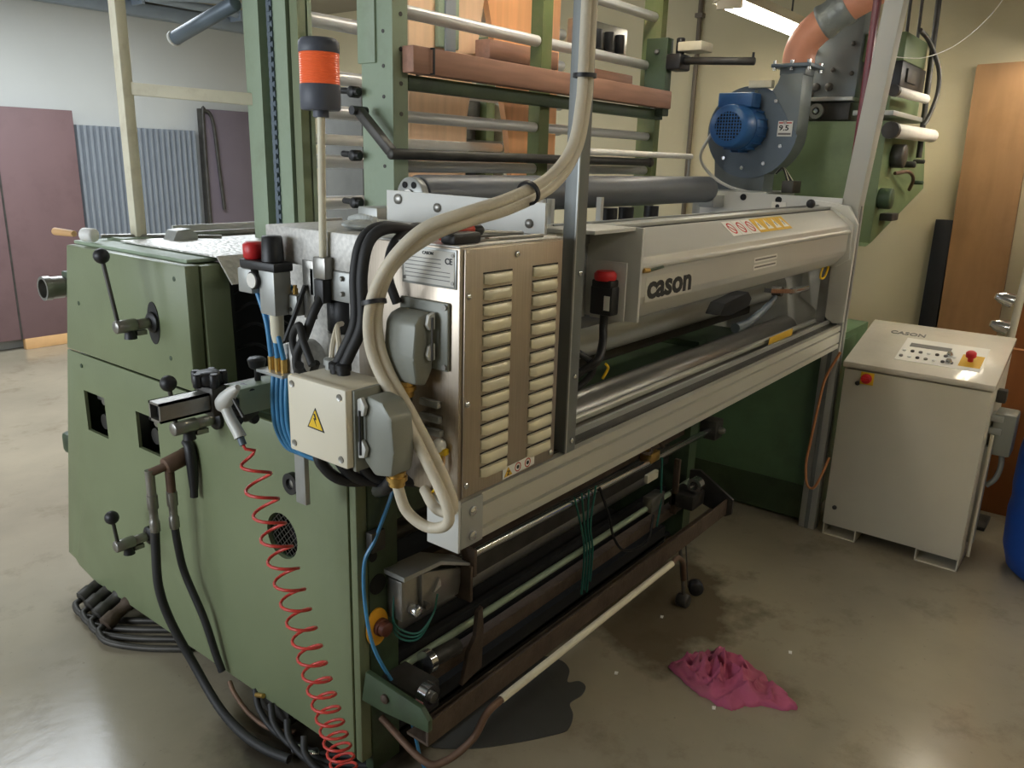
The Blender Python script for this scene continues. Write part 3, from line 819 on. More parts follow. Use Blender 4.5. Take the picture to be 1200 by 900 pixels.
# warning sticker under the louvres
stk = MB().prism([(.040, 1.089), (.162, 1.094), (.162, 1.120), (.040, 1.117)], 'y', -.4550, -.4542).build('warning_sticker', 'paper', S, lp)
MB().prism([(.045, 1.093), (.076, 1.094), (.060, 1.116)], 'y', -.4556, -.4551).build('sticker_triangle', 'ink_yellow', S, lp)
text('sticker_bolt', 'Z', .016, (.055, -.4560, 1.096), (1, 0, 0), (0, 0, 1), 'ink', S, lp)
for x in (.097, .135):
    MB().ring((x, -.4556, 1.1055), (0, 1, 0), .0115, .009, .0004, 24).build('sticker_ring', 'ink_red', S, lp)
    MB().cyl((x, -.4553, 1.1055), (x, -.4557, 1.1055), .005, seg=12).build('sticker_pictogram', 'ink', S, lp)
# name plate
npz = MB().box(-.1125, -.1105, -.436, -.292, 1.549, 1.619, .0008).build('name_plate', 'paper', S, label='metal name plate with printed lines')
MB().box(-.1110, -.1095, -.441, -.287, 1.544, 1.624, .001).build('plate_rim', 'alu_grey', S, npz)
text('plate_lettering', 'CASON', .009, (-.1128, -.348, 1.609), (0, -1, 0), (0, 0, 1), 'ink', S, npz, bold=.0002)
text('plate_mark', 'CE', .017, (-.1128, -.411, 1.594), (0, -1, 0), (0, 0, 1), 'ink', S, npz, bold=.0003)
for k in range(6):
    MB().box(-.1129, -.1126, -.400 if k < 3 else -.425, -.298, 1.600 - k * .0082, 1.6015 - k * .0082).build('plate_line', 'ink_grey', S, npz)
for (y, z) in ((-.296, 1.612), (-.432, 1.612), (-.432, 1.556), (-.296, 1.556)):
    MB().cyl((-.1120, y, z), (-.1140, y, z), .004, seg=8).build('rivet', 'steel', S, npz)


def hood(root, name, cx, cy, cz, sx, sy, sz, out, par=None):
    """industrial plug hood on a base plate; out = axis pointing away from the wall"""
    pass


# large plug on the stainless face
pl = MB().box(-.118, -.1085, -.425, -.285, 1.37, 1.515, .004).build('plug_base', 'connector', S)
hd = MB().prism([(-.118, 1.37), (-.118, 1.490), (-.130, 1.496), (-.158, 1.488), (-.172, 1.472), (-.176, 1.40), (-.172, 1.345), (-.14, 1.337)], 'y', -.385, -.297, .008).build('plug_hood', 'connector', S, pl)
for z in (1.405, 1.470):
    MB().prism([(-.124, z - .012), (-.124, z + .025), (-.142, z + .02), (-.148, z), (-.140, z - .012)], 'y', -.396, -.387, .002).build('plug_latch', 'white_plate', S, pl)
MB().cyl((-.135, -.398, 1.395), (-.135, -.398, 1.485), .003, seg=6).build('latch_rod', 'dark_steel', S, pl)
for (y, z) in ((-.417, 1.38), (-.417, 1.506), (-.293, 1.506)):
    MB().cyl((-.118, y, z), (-.122, y, z), .006, seg=10).build('screw', 'steel', S, pl)
gl = MB().lathe([(.020, 0), (.020, .010), (.023, .010), (.023, .020), (.018, .022), (.018, .034)], (-.158, -.342, 1.345), (0, 0, -1), 8).build('cable_gland', 'brass', S, pl)
MB().tube([(-.158, -.342, 1.315), (-.158, -.342, 1.25), (-.158, -.338, 1.18), (-.17, -.30, 1.10), (-.13, -.22, 1.05)], .0155, 10).build('cable', 'black', S)
# small tabs and wire terminal below the plug
for k, z in enumerate((1.285, 1.252, 1.222)):
    MB().box(-.122, -.1085, -.40 - .004 * k, -.345, z, z + .016, .003).build('slot_tab', 'alu_grey', S)
MB().sphere((-.120, -.405, 1.205), .016, 12).build('terminal_cap', 'white', S)
tw = MB().box(-.125, -.11, -.425, -.405, 1.185, 1.20, .003).build('terminal', 'yellow', S)
for k in range(2):
    MB().tube([(-.12, -.412 - .008 * k, 1.19), (-.125, -.414 - .006 * k, 1.15), (-.13, -.41, 1.12), (-.12, -.385 - .01 * k, 1.09)], .003, 6).build('terminal_wire', ('yellow', 'wood_pale')[k], S, tw)
# gear motor in the gap between the boxes
mo = MB().cyl((-.07, -.055, 1.475), (-.07, -.055, 1.395), .044, seg=22, bev=.005).build('gear_motor', 'black', S)
MB().cyl((-.07, -.055, 1.395), (-.07, -.055, 1.24), .045, .04, seg=22).build('motor_flange', 'galv', S, mo)
MB().box(-.115, -.03, -.13, .02, 1.475, 1.545, .004).build('motor_plate', 'alu_grey', S, mo)
MB().box(-.115, -.105, .005, .045, 1.42, 1.56, .002).build('lamp_bracket', 'steel', S)
MB().cyl((-.06, .08, 1.30), (-.14, .08, 1.30), .055, seg=24, bev=.006).build('gear_boss', 'galv', S)
for (x, z) in ((-.116, 1.53), (-.116, 1.495)): bolt((x, -.10, z), (-1, 0, 0), .006, .006, S, mo)
vb = MB().box(-.135, -.10, .045, .115, 1.425, 1.475, .003).build('valve_block', 'alu_grey', S)
for y in (.068, .092):
    MB().lathe([(.007, 0), (.007, .014), (.005, .014), (.005, .022)], (-.12, y, 1.475), (0, 0, 1), 8).build('valve_fitting', 'brass', S, vb)
    MB().cyl((-.135, y, 1.44), (-.138, y, 1.44), .005, seg=8).build('screw', 'dark_steel', S, vb)
# black cables from the cover top down to the junction box
for k in range(2):
    dy = -.022 * k
    MB().tube([(-.04, -.24 + dy, 1.645), (-.12, -.235 + dy, 1.655), (-.165, -.225 + dy, 1.63), (-.185, -.222 + dy, 1.56), (-.19, -.225 + dy, 1.46), (-.205, -.200 + dy, 1.39), (-.215, -.19 + dy, 1.36), (-.215, -.19 + dy, 1.345)], .0125, 10).build('cable', 'black_rubber', S)
MB().tube([(.02, -.22, 1.645), (.0, -.235, 1.65), (-.06, -.26, 1.65), (-.12, -.27, 1.62), (-.14, -.275, 1.56), (-.13, -.29, 1.50)], .010, 8).build('cable', 'black_rubber', S)
MB().tube([(-.115, -.045, 1.50), (-.15, -.045, 1.46), (-.17, -.03, 1.40), (-.19, -.02, 1.35), (-.21, -.05, 1.32), (-.23, -.08, 1.345)], .011, 8).build('cable', 'black_rubber', S)
MB().tube([(-.19, -.09, 1.345), (-.18, -.05, 1.30), (-.17, .0, 1.32), (-.17, .02, 1.38), (-.18, -.02, 1.42), (-.2, -.06, 1.39), (-.21, -.1, 1.345)], .009, 8).build('cable', 'black_rubber', S)
MB().tube([(-.12, .03, 1.50), (-.15, .03, 1.44), (-.17, .05, 1.37)], .006, 7).build('cable', 'black_rubber', S)
for k in range(4):
    MB().tube([(-.25 + .03 * k, -.16 - .03 * k, 1.18), (-.25 + .03 * k, -.17 - .03 * k, 1.14), (-.22 + .03 * k, -.20 - .025 * k, 1.10), (-.15 + .02 * k, -.225 - .03 * k, 1.09), (-.08, -.235 - .02 * k, 1.14)], .0135, 8).build('cable', 'black', S)
# post with the cover strip
po = MB().box(.300, .346, -.452, -.415, 1.080, 3.2, .002).build('post', 'post_grey', S)

MB().box(.298, .303, -.4545, -.450, 1.080, 3.2).build('post_edge', 'alu_grey', S, po)
for z in (1.11, 1.28, 1.54): bolt((.325, -.452, z), (0, -1, 0), .007, .006, S, po, 'chrome', 'screw')
rp = MB().box(2.665, 2.745, -.455, -.375, 0, 1.66, .003).build('post', 'alu_grey', S)
up_ = MB().bar((2.705, -.413, 1.62), (2.705, -.528, 3.2), .08, .085, (1, 0, 0), .003).build('post_upper', 'post_upper_grey', S)  # upper section of the aluminium post, leaning outward
MB().box(2.663, 2.665, -.425, -.405, 0, 1.64).build('post_groove', 'post_grey', S, rp)
MB().box(2.695, 2.715, -.457, -.455, 0, 1.64).build('post_groove', 'post_grey', S, rp)
# side plates
sp = MB().prism([(-.395, 1.10), (-.395, 1.705), (.14, 1.712), (.14, 1.10)], 'x', .252, .262).build('side_plate', 'white_plate', S)
for (y, z, r) in ((.095, 1.69, .014), (-.05, 1.675, .012), (-.22, 1.665, .010), (-.35, 1.655, .011)):
    bolt((.252, y, z), (-1, 0, 0), r, .008, S, sp, 'steel')
sp2 = MB().prism([(-.38, .98), (-.38, 1.672), (.33, 1.68), (.33, .98)], 'x', 2.648, 2.664).build('side_plate', 'white_plate', S)
for (y, z) in ((.1, 1.655), (-.08, 1.65)):
    MB().cyl((2.648, y, z), (2.644, y, z), .016, seg=14).build('plate_hole', 'void', S, sp2)
MB().box(2.640, 2.648, -.12, -.05, 1.60, 1.64).build('plate_label', 'paper', S, sp2)
MB().cyl((2.646, -.08, 1.62), (2.638, -.08, 1.62), .010, seg=12).build('plate_knob', 'black', S, sp2)
MB().box(2.61, 2.648, -.38, -.34, 1.09, 1.40).build('guide_strip', 'steel', S)
# big grey roller on top
br = MB().lathe([(.03, -.02), (.03, 0), (.058, .002), (.062, .008), (.062, 2.04), (.057, 2.05)], (.47, .24, 1.688), (1, 0, 0), 28).build('top_roller', 'roller_grey', S)
fl = MB().cyl((.44, .24, 1.688), (.468, .24, 1.688), .056, seg=24, bev=.003).build('roller_flange', 'alu_grey', S, br)
for k in range(6):
    a = k * PI / 3
    MB().cyl((.440, .24 + .037 * math.cos(a), 1.688 + .037 * math.sin(a)), (.437, .24 + .037 * math.cos(a), 1.688 + .037 * math.sin(a)), .010, seg=10).build('flange_hole', 'void', S, br)
MB().ring((.44, .24, 1.688), (-1, 0, 0), .02, .010, .008, 16).build('flange_hub', 'steel', S, br)
MB().box(.27, .45, .20, .28, 1.60, 1.66, .004).build('roller_bracket', 'alu_grey', S)
MB().box(2.52, 2.65, .20, .28, 1.60, 1.66, .004).build('roller_bracket', 'alu_grey', S)
# lid
lid_prof = [(-.335, 1.600), (-.350, 1.620), (-.356, 1.620), (-.428, 1.562), (-.440, 1.552), (-.444, 1.535), (-.450, 1.530), (-.450, 1.522), (-.441, 1.516),
            (-.441, 1.440), (-.434, 1.418), (-.395, 1.372), (-.350, 1.352), (-.335, 1.360)]
lid = MB().prism(lid_prof, 'x', .640, 2.60, .0015).build('lid', 'lid_grey', S)
MB().box(.628, .640, -.452, -.27, 1.375, 1.634, .001).build('lid_end_plate', 'white_plate', S, lid)
MB().prism([(-.33, 1.63), (-.36, 1.63), (-.452, 1.565), (-.458, 1.40), (-.40, 1.36), (-.33, 1.36)], 'x', 2.600, 2.622, .001).build('lid_end_plate', 'white_plate', S, lid)
MB().prism([(-.25, 1.66), (-.42, 1.64), (-.47, 1.56), (-.465, 1.10), (-.42, 1.09), (-.25, 1.20)], 'x', 2.622, 2.648, .001).build('end_cheek', 'white_plate', S)
MB().box(.40, 2.62, -.345, -.285, 1.622, 1.634, .002).build('lid_top_rail', 'alu_grey', S, lid)
MB().box(.45, 2.62, -.285, -.275, 1.58, 1.64, .002).build('lid_back_rail', 'post_grey', S, lid)
MB().sphere((2.36, -.33, 1.652), .020, 14).build('lid_knob', 'black', S, lid)
lo = text('maker_lettering', 'cason', .094, (.695, -.4418, 1.434), (1, 0, 0), (0, 0, 1), 'ink', S, lid, bold=.0032, width=.280)
MB().box(.685, .985, -.4414, -.4411, 1.424, 1.494).build('lettering_label', 'lid_label', S, lid)
for k in range(2):
    MB().box(1.475, 1.70, -.4418, -.4411, 1.472 - k * .026, 1.490 - k * .026).build('small_sticker', 'paper', S, lid)
    MB().box(1.485, 1.69, -.4421, -.4418, 1.478 - k * .026, 1.484 - k * .026).build('sticker_print', 'ink_grey', S, lid)
# sloped warning stickers on top of the lid
sd = Vector((0, -.356 + .428, 1.620 - 1.562)).normalized(); sn = Vector((1, 0, 0)).cross(sd)
for k in range(7):
    x = 1.33 + k * .083
    p = Vector((x, -.416, 1.5722)) + sn * .0006
    m = ('paper', 'paper', 'paper', 'ink_yellow', 'ink_yellow', 'ink_yellow', 'ink_yellow')[k]
    q = MB(); a = p; e = Vector((.079, 0, 0)); u = sd * .068
    q._add([a, a + e, a + e + u, a + u, a + sn * .0006, a + e + sn * .0006, a + e + u + sn * .0006, a + u + sn * .0006],
           [(0, 3, 2, 1), (4, 5, 6, 7), (0, 1, 5, 4), (1, 2, 6, 5), (2, 3, 7, 6), (3, 0, 4, 7)])
    sk = q.build('warning_sticker', m, S, lid)
    c0 = p + e * .5 + u * .5 + sn * .0009
    if k < 3:
        MB().ring(c0, sn, .026, .020, .0005, 22).build('sticker_ring', 'ink_red', S, lid)
        MB().bar(c0 - Vector((.016, 0, 0)) + sd * .014, c0 + Vector((.016, 0, 0)) - sd * .014, .005, .0008, sn).build('sticker_bar', 'ink_red', S, lid)
    else:
        t3 = MB(); a3 = [c0 - Vector((.028, 0, 0)) - sd * .022, c0 + Vector((.028, 0, 0)) - sd * .022, c0 + sd * .028]
        t3._add(a3 + [v + sn * .0004 for v in a3], [(0, 2, 1), (3, 4, 5), (0, 1, 4, 3), (1, 2, 5, 4), (2, 0, 3, 5)])
        t3.build('sticker_triangle', 'paper', S, lid)
        MB().bar(c0 - sd * .012, c0 + sd * .010, .006, .0012, sn).build('sticker_mark', 'ink', S, lid)
# switch panel with the stop switch
MB().box(.42, .628, -.28, -.27, 1.37, 1.64, .001).build('switch_panel', 'alu_grey', S)
MB().box(.42, .628, -.43, -.27, 1.625, 1.635, .001).build('switch_roof', 'white_plate', S)
sw = MB().box(.600, .606, -.425, -.315, 1.378, 1.540, .001).build('switch_plate', 'white_plate', S)
MB().box(.606, .628, -.37, -.34, 1.44, 1.48).build('switch_spacer', 'steel', S, sw)
MB().box(.560, .600, -.408, -.338, 1.395, 1.475, .005).build('switch_body', 'black', S, sw)
MB().box(.558, .600, -.404, -.342, 1.470, 1.492, .004).build('switch_body', 'black', S, sw)
MB().lathe([(.028, 0), (.031, .006), (.031, .018), (.024, .026)], (.578, -.373, 1.490), (0, 0, 1), 20).build('stop_button', 'red', S, sw)
MB().box(.5588, .560, -.402, -.384, 1.41, 1.45).build('switch_label', 'paper', S, sw)
MB().tube([(.58, -.375, 1.395), (.58, -.375, 1.36), (.565, -.385, 1.32), (.52, -.40, 1.28), (.50, -.37, 1.25), (.46, -.34, 1.22)], .012, 8).build('cable', 'black', S)
MB().tube([(.47, -.32, 1.32), (.50, -.36, 1.29), (.53, -.38, 1.26), (.52, -.37, 1.22), (.47, -.33, 1.17)], .010, 8).build('cable', 'black_rubber', S)
MB().tube([(.53, -.42, 1.27), (.56, -.41, 1.25), (.55, -.40, 1.22)], .004, 6).build('cable_end', 'yellow', S)
MB().sphere((.46, -.35, 1.335), .015, 10).build('brass_cap', 'brass', S)
MB().box(.41, .46, -.33, -.28, 1.545, 1.60, .003).build('panel_display', 'screen_blue', S)
MB().box(.405, .465, -.325, -.28, 1.535, 1.62, .003).build('display_case', 'paper', S)
MB().box(.38, .42, -.34, -.28, 1.42, 1.53, .003).build('black_block', 'black', S)
MB().cyl((.65, -.45, 1.518), (.68, -.45, 1.516), .007, seg=8).build('lid_gas_fitting', 'brass', S, lid)
MB().cyl((.68, -.452, 1.516), (.76, -.452, 1.520), .004, seg=8).build('lid_gas_rod', 'green_dark', S, lid)
# rollers under the lid
MB().cyl((.36, -.20, 1.035), (2.60, -.20, 1.035), .066, seg=30, bev=.004).build('winding_roller', 'roller_dark', S)
MB().cyl((.36, -.10, 1.24), (2.64, -.10, 1.24), .070, seg=30).build('nip_roller', 'alu_grey', S)
MB().cyl((.36, -.22, 1.36), (2.64, -.22, 1.36), .045, seg=24).build('nip_roller', 'roller_grey', S)
MB().box(.36, 2.64, -.06, .04, 1.34, 1.42, .006).build('blade_beam', 'alu_grey', S)
MB().box(.36, 2.64, .0, .04, 1.08, 1.14, .004).build('blade_beam', 'dark_steel', S)
MB().box(.36, 2.64, -.345, -.325, 1.085, 1.10, .002).build('guide_bar', 'alu', S)
# knife arms at the far end
ka = MB().cyl((2.1, -.30, 1.29), (2.1, -.34, 1.29), .022, seg=14).build('knife_arm', 'dark_steel', S)
MB().bar((1.95, -.33, 1.31), (2.3, -.33, 1.27), .03, .018).build('knife_arm_bar', 'chrome', S, ka)
MB().cyl((2.24, -.33, 1.275), (2.42, -.34, 1.272), .014, seg=12).build('knife_arm_pin', 'chrome', S, ka)
MB().tube([(2.05, -.33, 1.27), (1.9, -.34, 1.235), (1.75, -.34, 1.205), (1.62, -.34, 1.20)], lambda t: .011 + .009 * t, 8).build('knife_handle', 'blue_grey', S, ka)
MB().prism([(1.46, 1.27), (1.50, 1.31), (1.72, 1.33), (1.76, 1.30), (1.74, 1.27), (1.55, 1.255)], 'y', -.34, -.28, .004).build('knife_guard', 'void', S, ka)
MB().box(2.44, 2.60, -.36, -.30, 1.40, 1.43, .004).build('limit_switch', 'green_dark', S)
MB().tube([(2.58, -.36, 1.42), (2.60, -.37, 1.36), (2.56, -.37, 1.31), (2.50, -.37, 1.32), (2.53, -.37, 1.37), (2.58, -.36, 1.36)], .005, 6).build('limit_wire', 'yellow', S)
MB().box(1.92, 2.2, -.372, -.37, 1.09, 1.12).build('scale_label', 'ink_yellow', S)
# small white uprights seen under the top roller
for x in (.86, .91, 1.22):
    MB().box(x, x + .018, .05, .07, 1.48, 1.68).build('support_pin', 'white_plate', S)
for x in (1.3, 1.42, 1.62):
    MB().cyl((x, .06, 1.50), (x, .06, 1.64), .03, seg=12).build('clamp_head', 'black', S)
MB().box(.46, .64, -.02, .08, 1.48, 1.665, .004).build('top_box', 'white_plate', S)
MB().box(.36, 2.64, .03, .13, 1.44, 1.50, .004).build('cross_member', 'alu_grey', S)

# ------------------------------------------------------------------ signal lamp on its pole
T = thing('signal_lamp', 'signal lamp with a ribbed orange lens on a cream pole', 'lamp', (-.125, -.045, 1.56))
MB().cyl((-.125, -.045, 1.56), (-.125, -.056, 1.885), .0085, seg=14).build('pole', 'cream', T)
MB().box(-.138, -.112, -.066, -.024, 1.525, 1.575, .003).build('foot', 'steel', T)
MB().box(-.142, -.116, -.062, -.030, 1.47, 1.525, .003).build('foot_block', 'black', T)
MB().cyl((-.125, -.056, 1.878), (-.125, -.056, 1.895), .017, seg=18).build('collar', 'lamp_grey', T)
MB().lathe([(.040, 0), (.043, .004), (.044, .050), (.042, .053)], (-.125, -.056, 1.892), (0, 0, 1), 28).build('base', 'lamp_grey', T)
pr = []
for k in range(14): pr += [(.0415, .0046 * k), (.0428, .0046 * k + .0023)]
MB().lathe(pr + [(.0415, .0645)], (-.125, -.056, 1.944), (0, 0, 1), 28).build('lens', 'orange_lens', T)
MB().lathe([(.043, 0), (.044, .003), (.043, .022), (.036, .029), (.01, .031)], (-.125, -.056, 2.008), (0, 0, 1), 28).build('cap', 'lamp_grey', T)

# ------------------------------------------------------------------ compressed air regulator
A = thing('air_regulator', 'compressed air regulator with black cap and red knob beside the blue hoses', 'regulator', (-.15, .14, 1.28))
MB().box(-.175, -.125, .075, .135, 1.425, 1.535, .005).build('body', 'alu_grey', A)
MB().box(-.178, -.122, .068, .205, 1.530, 1.552, .004).build('bracket', 'black', A)
MB().cyl((-.15, .108, 1.55), (-.15, .108, 1.612), .027, .024, seg=20, bev=.003).build('pressure_cap', 'black', A)
MB().cyl((-.15, .182, 1.55), (-.15, .182, 1.592), .026, seg=18, bev=.006).build('lock_knob', 'red', A)
MB().box(-.178, -.125, .16, .215, 1.47, 1.53, .004).build('inlet', 'alu_grey', A)
MB().cyl((-.16, .147, 1.505), (-.185, .147, 1.505), .022, seg=18, bev=.002).build('gauge', 'black', A)
MB().cyl((-.184, .147, 1.505), (-.187, .147, 1.505), .018, seg=18).build('gauge_face', 'paper', A)
MB().lathe([(.017, 0), (.016, .05), (.012, .07)], (-.15, .105, 1.425), (0, 0, -1), 16).build('filter_bowl', 'cream', A)
MB().box(-.175, -.125, .06, .165, 1.275, 1.282).build('hose_plate', 'alu_grey', A)
for y in (.085, .11, .135):
    MB().cyl((-.15, y, 1.28), (-.15, y, 1.315), .009, seg=8).build('push_fitting', 'brass', A)
# blue hoses
for k, (y0, y1) in enumerate(((.085, .08), (.11, .10), (.135, .12))):
    o = MB().tube([(-.15, y0, 1.315), (-.155, y0 + .01, 1.37), (-.14, .14 - .03 * k, 1.43), (-.13, .09 - .01 * k, 1.475), (-.12, .08, 1.495)] if k == 0 else
                  [(-.15, y0, 1.315), (-.15, y0 + .012, 1.40), (-.15, .12 + .03 * k, 1.475)], .0065, 8)
    solo(o, 'air_hose', 'blue_hose', ['thin blue hose looping up to the brass valve fittings', 'thin blue hose rising to the filter bowl',
                                      'thin blue hose rising to the regulator inlet'][k], 'hose', 'short blue air hoses')
for k in range(4):
    y = .075 + .018 * k
    o = MB().tube([(-.15, y, 1.275), (-.160, y - .005, 1.20), (-.160, y - .015, 1.13), (-.145, y - .05, 1.08), (-.11, y - .12, 1.075 + .006 * k), (-.04, y - .20, 1.10)], .0065, 8)
    solo(o, 'air_hose', 'blue_hose', ['nearest the junction box', 'second from the junction box', 'third from the junction box', 'furthest from the junction box'][k] + ', blue air hose of the bundle of four', 'hose', 'blue hose bundle')

# ------------------------------------------------------------------ junction box
J = thing('junction_box', 'white junction box with a yellow high voltage triangle on its lid', 'electrical box', (-.24, -.22, 1.18))
MB().box(-.275, -.18, -.315, -.135, 1.182, 1.345, .004).build('body', 'box_white', J)
jl = MB().box(-.302, -.277, -.318, -.130, 1.178, 1.348, .006).build('lid', 'box_white', J)
for (y, z) in ((-.148, 1.33), (-.148, 1.197), (-.300, 1.33), (-.300, 1.197)):
    MB().lathe([(.0075, 0), (.0075, .002), (.004, .001)], (-.302, y, z), (-1, 0, 0), 12).build('lid_screw', 'steel', J, jl)
tri = MB().prism([(-.195, 1.245), (-.250, 1.243), (-.2225, 1.292)], 'x', -.3028, -.3020).build('warning_triangle', 'ink', J, jl)
MB().prism([(-.200, 1.248), (-.245, 1.2465), (-.2225, 1.287)], 'x', -.3034, -.3028).build('triangle_field', 'yellow', J, jl)
MB().prism([(-.217, 1.279), (-.223, 1.279), (-.2265, 1.266), (-.222, 1.266), (-.2265, 1.251), (-.2165, 1.269), (-.2215, 1.269)], 'x', -.3038, -.3034).build('triangle_bolt', 'ink', J, jl)
for k, (x, y) in enumerate(((-.20, -.155), (-.20, -.178), (-.215, -.19), (-.215, -.212))):
    MB().lathe([(.015, 0), (.015, .01), (.018, .01), (.018, .022), (.012, .026)], (x, y, 1.345), (0, 0, 1), 10).build('cable_gland', 'black' if k > 1 else 'alu_grey', J)
for k in range(2):
    MB().tube([(-.20, -.155 - .023 * k, 1.37), (-.19, -.15 - .02 * k, 1.40), (-.16, -.13, 1.43), (-.13, -.11, 1.43)], .006, 7).build('gland_cable', 'beige', J)
pb = MB().box(-.285, -.195, -.325, -.315, 1.170, 1.345, .003).build('plug_base', 'connector', J)
MB().prism([(-.325, 1.195), (-.325, 1.325), (-.345, 1.336), (-.385, 1.330), (-.412, 1.30), (-.418, 1.23), (-.41, 1.175), (-.36, 1.165)], 'x', -.268, -.205, .010).build('plug_hood', 'connector', J, pb)
for z in (1.215, 1.305):
    MB().prism([(-.327, z - .014), (-.327, z + .022), (-.338, z + .028), (-.350, z + .01), (-.344, z - .01)], 'x', -.280, -.270, .002).build('plug_latch', 'white_plate', J, pb)
MB().cyl((-.281, -.335, 1.21), (-.281, -.335, 1.305), .003, seg=6).build('latch_rod', 'black', J, pb)
MB().lathe([(.019, 0), (.019, .010), (.022, .010), (.022, .020), (.017, .022), (.017, .032)], (-.237, -.395, 1.178), (0, 0, -1), 8).build('cable_gland', 'brass', J, pb)

# ------------------------------------------------------------------ beige conduits from the ceiling
for k in range(2):
    d = .024 * k
    o = MB().tube([(.262 + d, -.475, 3.2), (.262 + d, -.475, 2.4), (.262 + d, -.475, 2.02), (.250 + d, -.48, 1.92), (.215 + d, -.485, 1.83 - d * .3), (.13 + d * .7, -.485, 1.765 - d * .5),
                   (.01 + d * .4, -.475, 1.725 - d), (-.10, -.45 - d * .2, 1.697 - d), (-.165, -.40, 1.665 - d), (-.20, -.345 - d * .4, 1.60), (-.21, -.30 - d * .8, 1.52), (-.21, -.288 - d, 1.44),
                   (-.205, -.31 - d, 1.37), (-.20, -.375 - d * .8, 1.29), (-.20, -.445 - d * .6, 1.20), (-.20, -.50 - d * .2, 1.12), (-.20, -.50, 1.078 + d * .5), (-.21, -.455, 1.062 + d), (-.225, -.41, 1.09 + d), (-.237, -.395, 1.150)] if k == 0 else
                  [(.262 + d, -.475, 3.2), (.262 + d, -.475, 2.4), (.262 + d, -.475, 2.02), (.252 + d, -.478, 1.92), (.220 + d, -.48, 1.825), (.14 + d * .8, -.478, 1.748),
                   (.02 + d * .5, -.463, 1.703), (-.085, -.435, 1.676), (-.145, -.395, 1.646), (-.184, -.338, 1.590), (-.192, -.302, 1.515), (-.190, -.295, 1.44),
                   (-.185, -.318, 1.37), (-.180, -.383, 1.285), (-.176, -.45, 1.195), (-.172, -.49, 1.12), (-.165, -.475, 1.085), (-.15, -.42, 1.075), (-.12, -.36, 1.09)], .0118, 12, 8)
    c = thing('flexible_conduit', ['thick beige conduit sweeping from the grey post down into the junction box plug', 'second beige conduit strapped behind the one that enters the plug'][k], 'conduit', (.262 + d, -.475, 2.0), 'beige conduits')
    o.build('sheath', 'beige', c)
    if k == 0:
        for (p, ax) in (((.270, -.475, 1.985), (0, 0, 1)), ((.07, -.48, 1.735), (.9, .1, .35)), ((-.201, -.296, 1.512), (.1, .3, 1))):
            a = Vector(ax).normalized()
            MB().ring(Vector(p) - a * .005, a, .0265, .021, .009, 20).build('cable_tie', 'black', c)

# ------------------------------------------------------------------ air gun and coiled hose
AG = thing('air_gun', 'pale grey air blow gun hanging beside the black clamp knob', 'air gun', (-.26, .14, 1.13))
MB().tube([(-.262, .115, 1.262), (-.262, .14, 1.245), (-.262, .175, 1.215), (-.262, .19, 1.195)], lambda t: .007 + .014 * min(1, t * 1.6) - .006 * max(0, t - .8) * 5, 12).build('head', 'white_plate', AG)
MB().tube([(-.262, .178, 1.205), (-.262, .155, 1.175), (-.262, .125, 1.145), (-.262, .118, 1.135)], lambda t: .013 + .002 * t, 12).build('grip', 'white_plate', AG)
MB().tube([(-.262, .145, 1.235), (-.262, .12, 1.21), (-.262, .10, 1.19)], .004, 7).build('trigger', 'dark_steel', AG)
MB().cyl((-.262, .12, 1.137), (-.262, .108, 1.118), .009, seg=10).build('coupling', 'blue_grey', AG)
pts = []
TURNS = 19
A0 = Vector((-.262, .085, 1.105)); A1 = Vector((-.075, -.01, .09))
NS = TURNS * 14
for i in range(NS + 1):
    t = i / NS
    f = t ** .72
    f = .5 * t + .5 * (1 - (1 - t) ** 1.7)
    c = A0.lerp(A1, f)
    a = 2 * PI * TURNS * t
    r = .040 if t > .04 else .02 + t * .5
    pts.append(c + Vector((math.cos(a) * r * .8, math.sin(a) * r, -.012 * math.sin(a))))
pts = [Vector((-.262, .108, 1.118)), Vector((-.262, .10, 1.11))] + pts
for i in range(50):
    a = 2 * PI * i / 18
    pts.append(Vector((-.075 + .05 * math.cos(a) + .0006 * i, -.03 + .055 * math.sin(a) - .0012 * i, max(.008, .085 - .004 * i))))
o = MB().tube(pts, .0042, 7, smooth=False)
solo(o, 'coiled_hose', 'red_hose', 'red coiled air hose trailing from the air gun to the floor', 'hose', ang=60)

# ------------------------------------------------------------------ things lying on the cover and the machine top
t = thing('screwdriver', 'screwdriver with a red and black handle on the stainless cover', 'screwdriver', (.0, -.36, 1.632))
MB().lathe([(.012, 0), (.019, .01), (.017, .04), (.020, .075), (.015, .095), (.012, .10)], (-.09, -.37, 1.654), (.95, -.05, 0), 12).build('handle', 'red_plastic', t)
MB().lathe([(.006, 0), (.013, .008), (.013, .03), (.006, .04)], (.005, -.375, 1.652), (.95, -.05, 0), 12).build('collar', 'black', t)
MB().cyl((.035, -.377, 1.648), (.17, -.385, 1.640), .004, seg=8).build('blade', 'steel', t)
t = thing('knife', 'black handled tool lying under the red screwdriver', 'tool', (-.07, -.40, 1.632))
MB().box(-.105, -.02, -.43, -.39, 1.632, 1.655, .006).build('handle', 'black', t)
MB().box(-.02, .05, -.42, -.40, 1.633, 1.637).build('blade', 'steel', t)
for k, (x0, y0, x1, y1) in enumerate(((.02, -.41, .20, -.425), (.05, -.34, .21, -.36))):
    o = MB().bar((x0, y0, 1.636), (x1, y1, 1.636), .014, .008, bev=.002)
    solo(o, 'steel_rule', 'steel', ['flat steel strip nearest the louvred panel on the cover', 'flat steel strip further back on the cover'][k], 'tool')
g = MB()
for i in range(5):
    g.tube([(-.02 + .012 * i, -.10 + .02 * i, 1.640), (.02 + .01 * i, -.06 + .022 * i, 1.652), (.07, -.01 + .022 * i, 1.645), (.10, .03 + .02 * i, 1.642)], lambda t: .011 - .003 * t, 8)
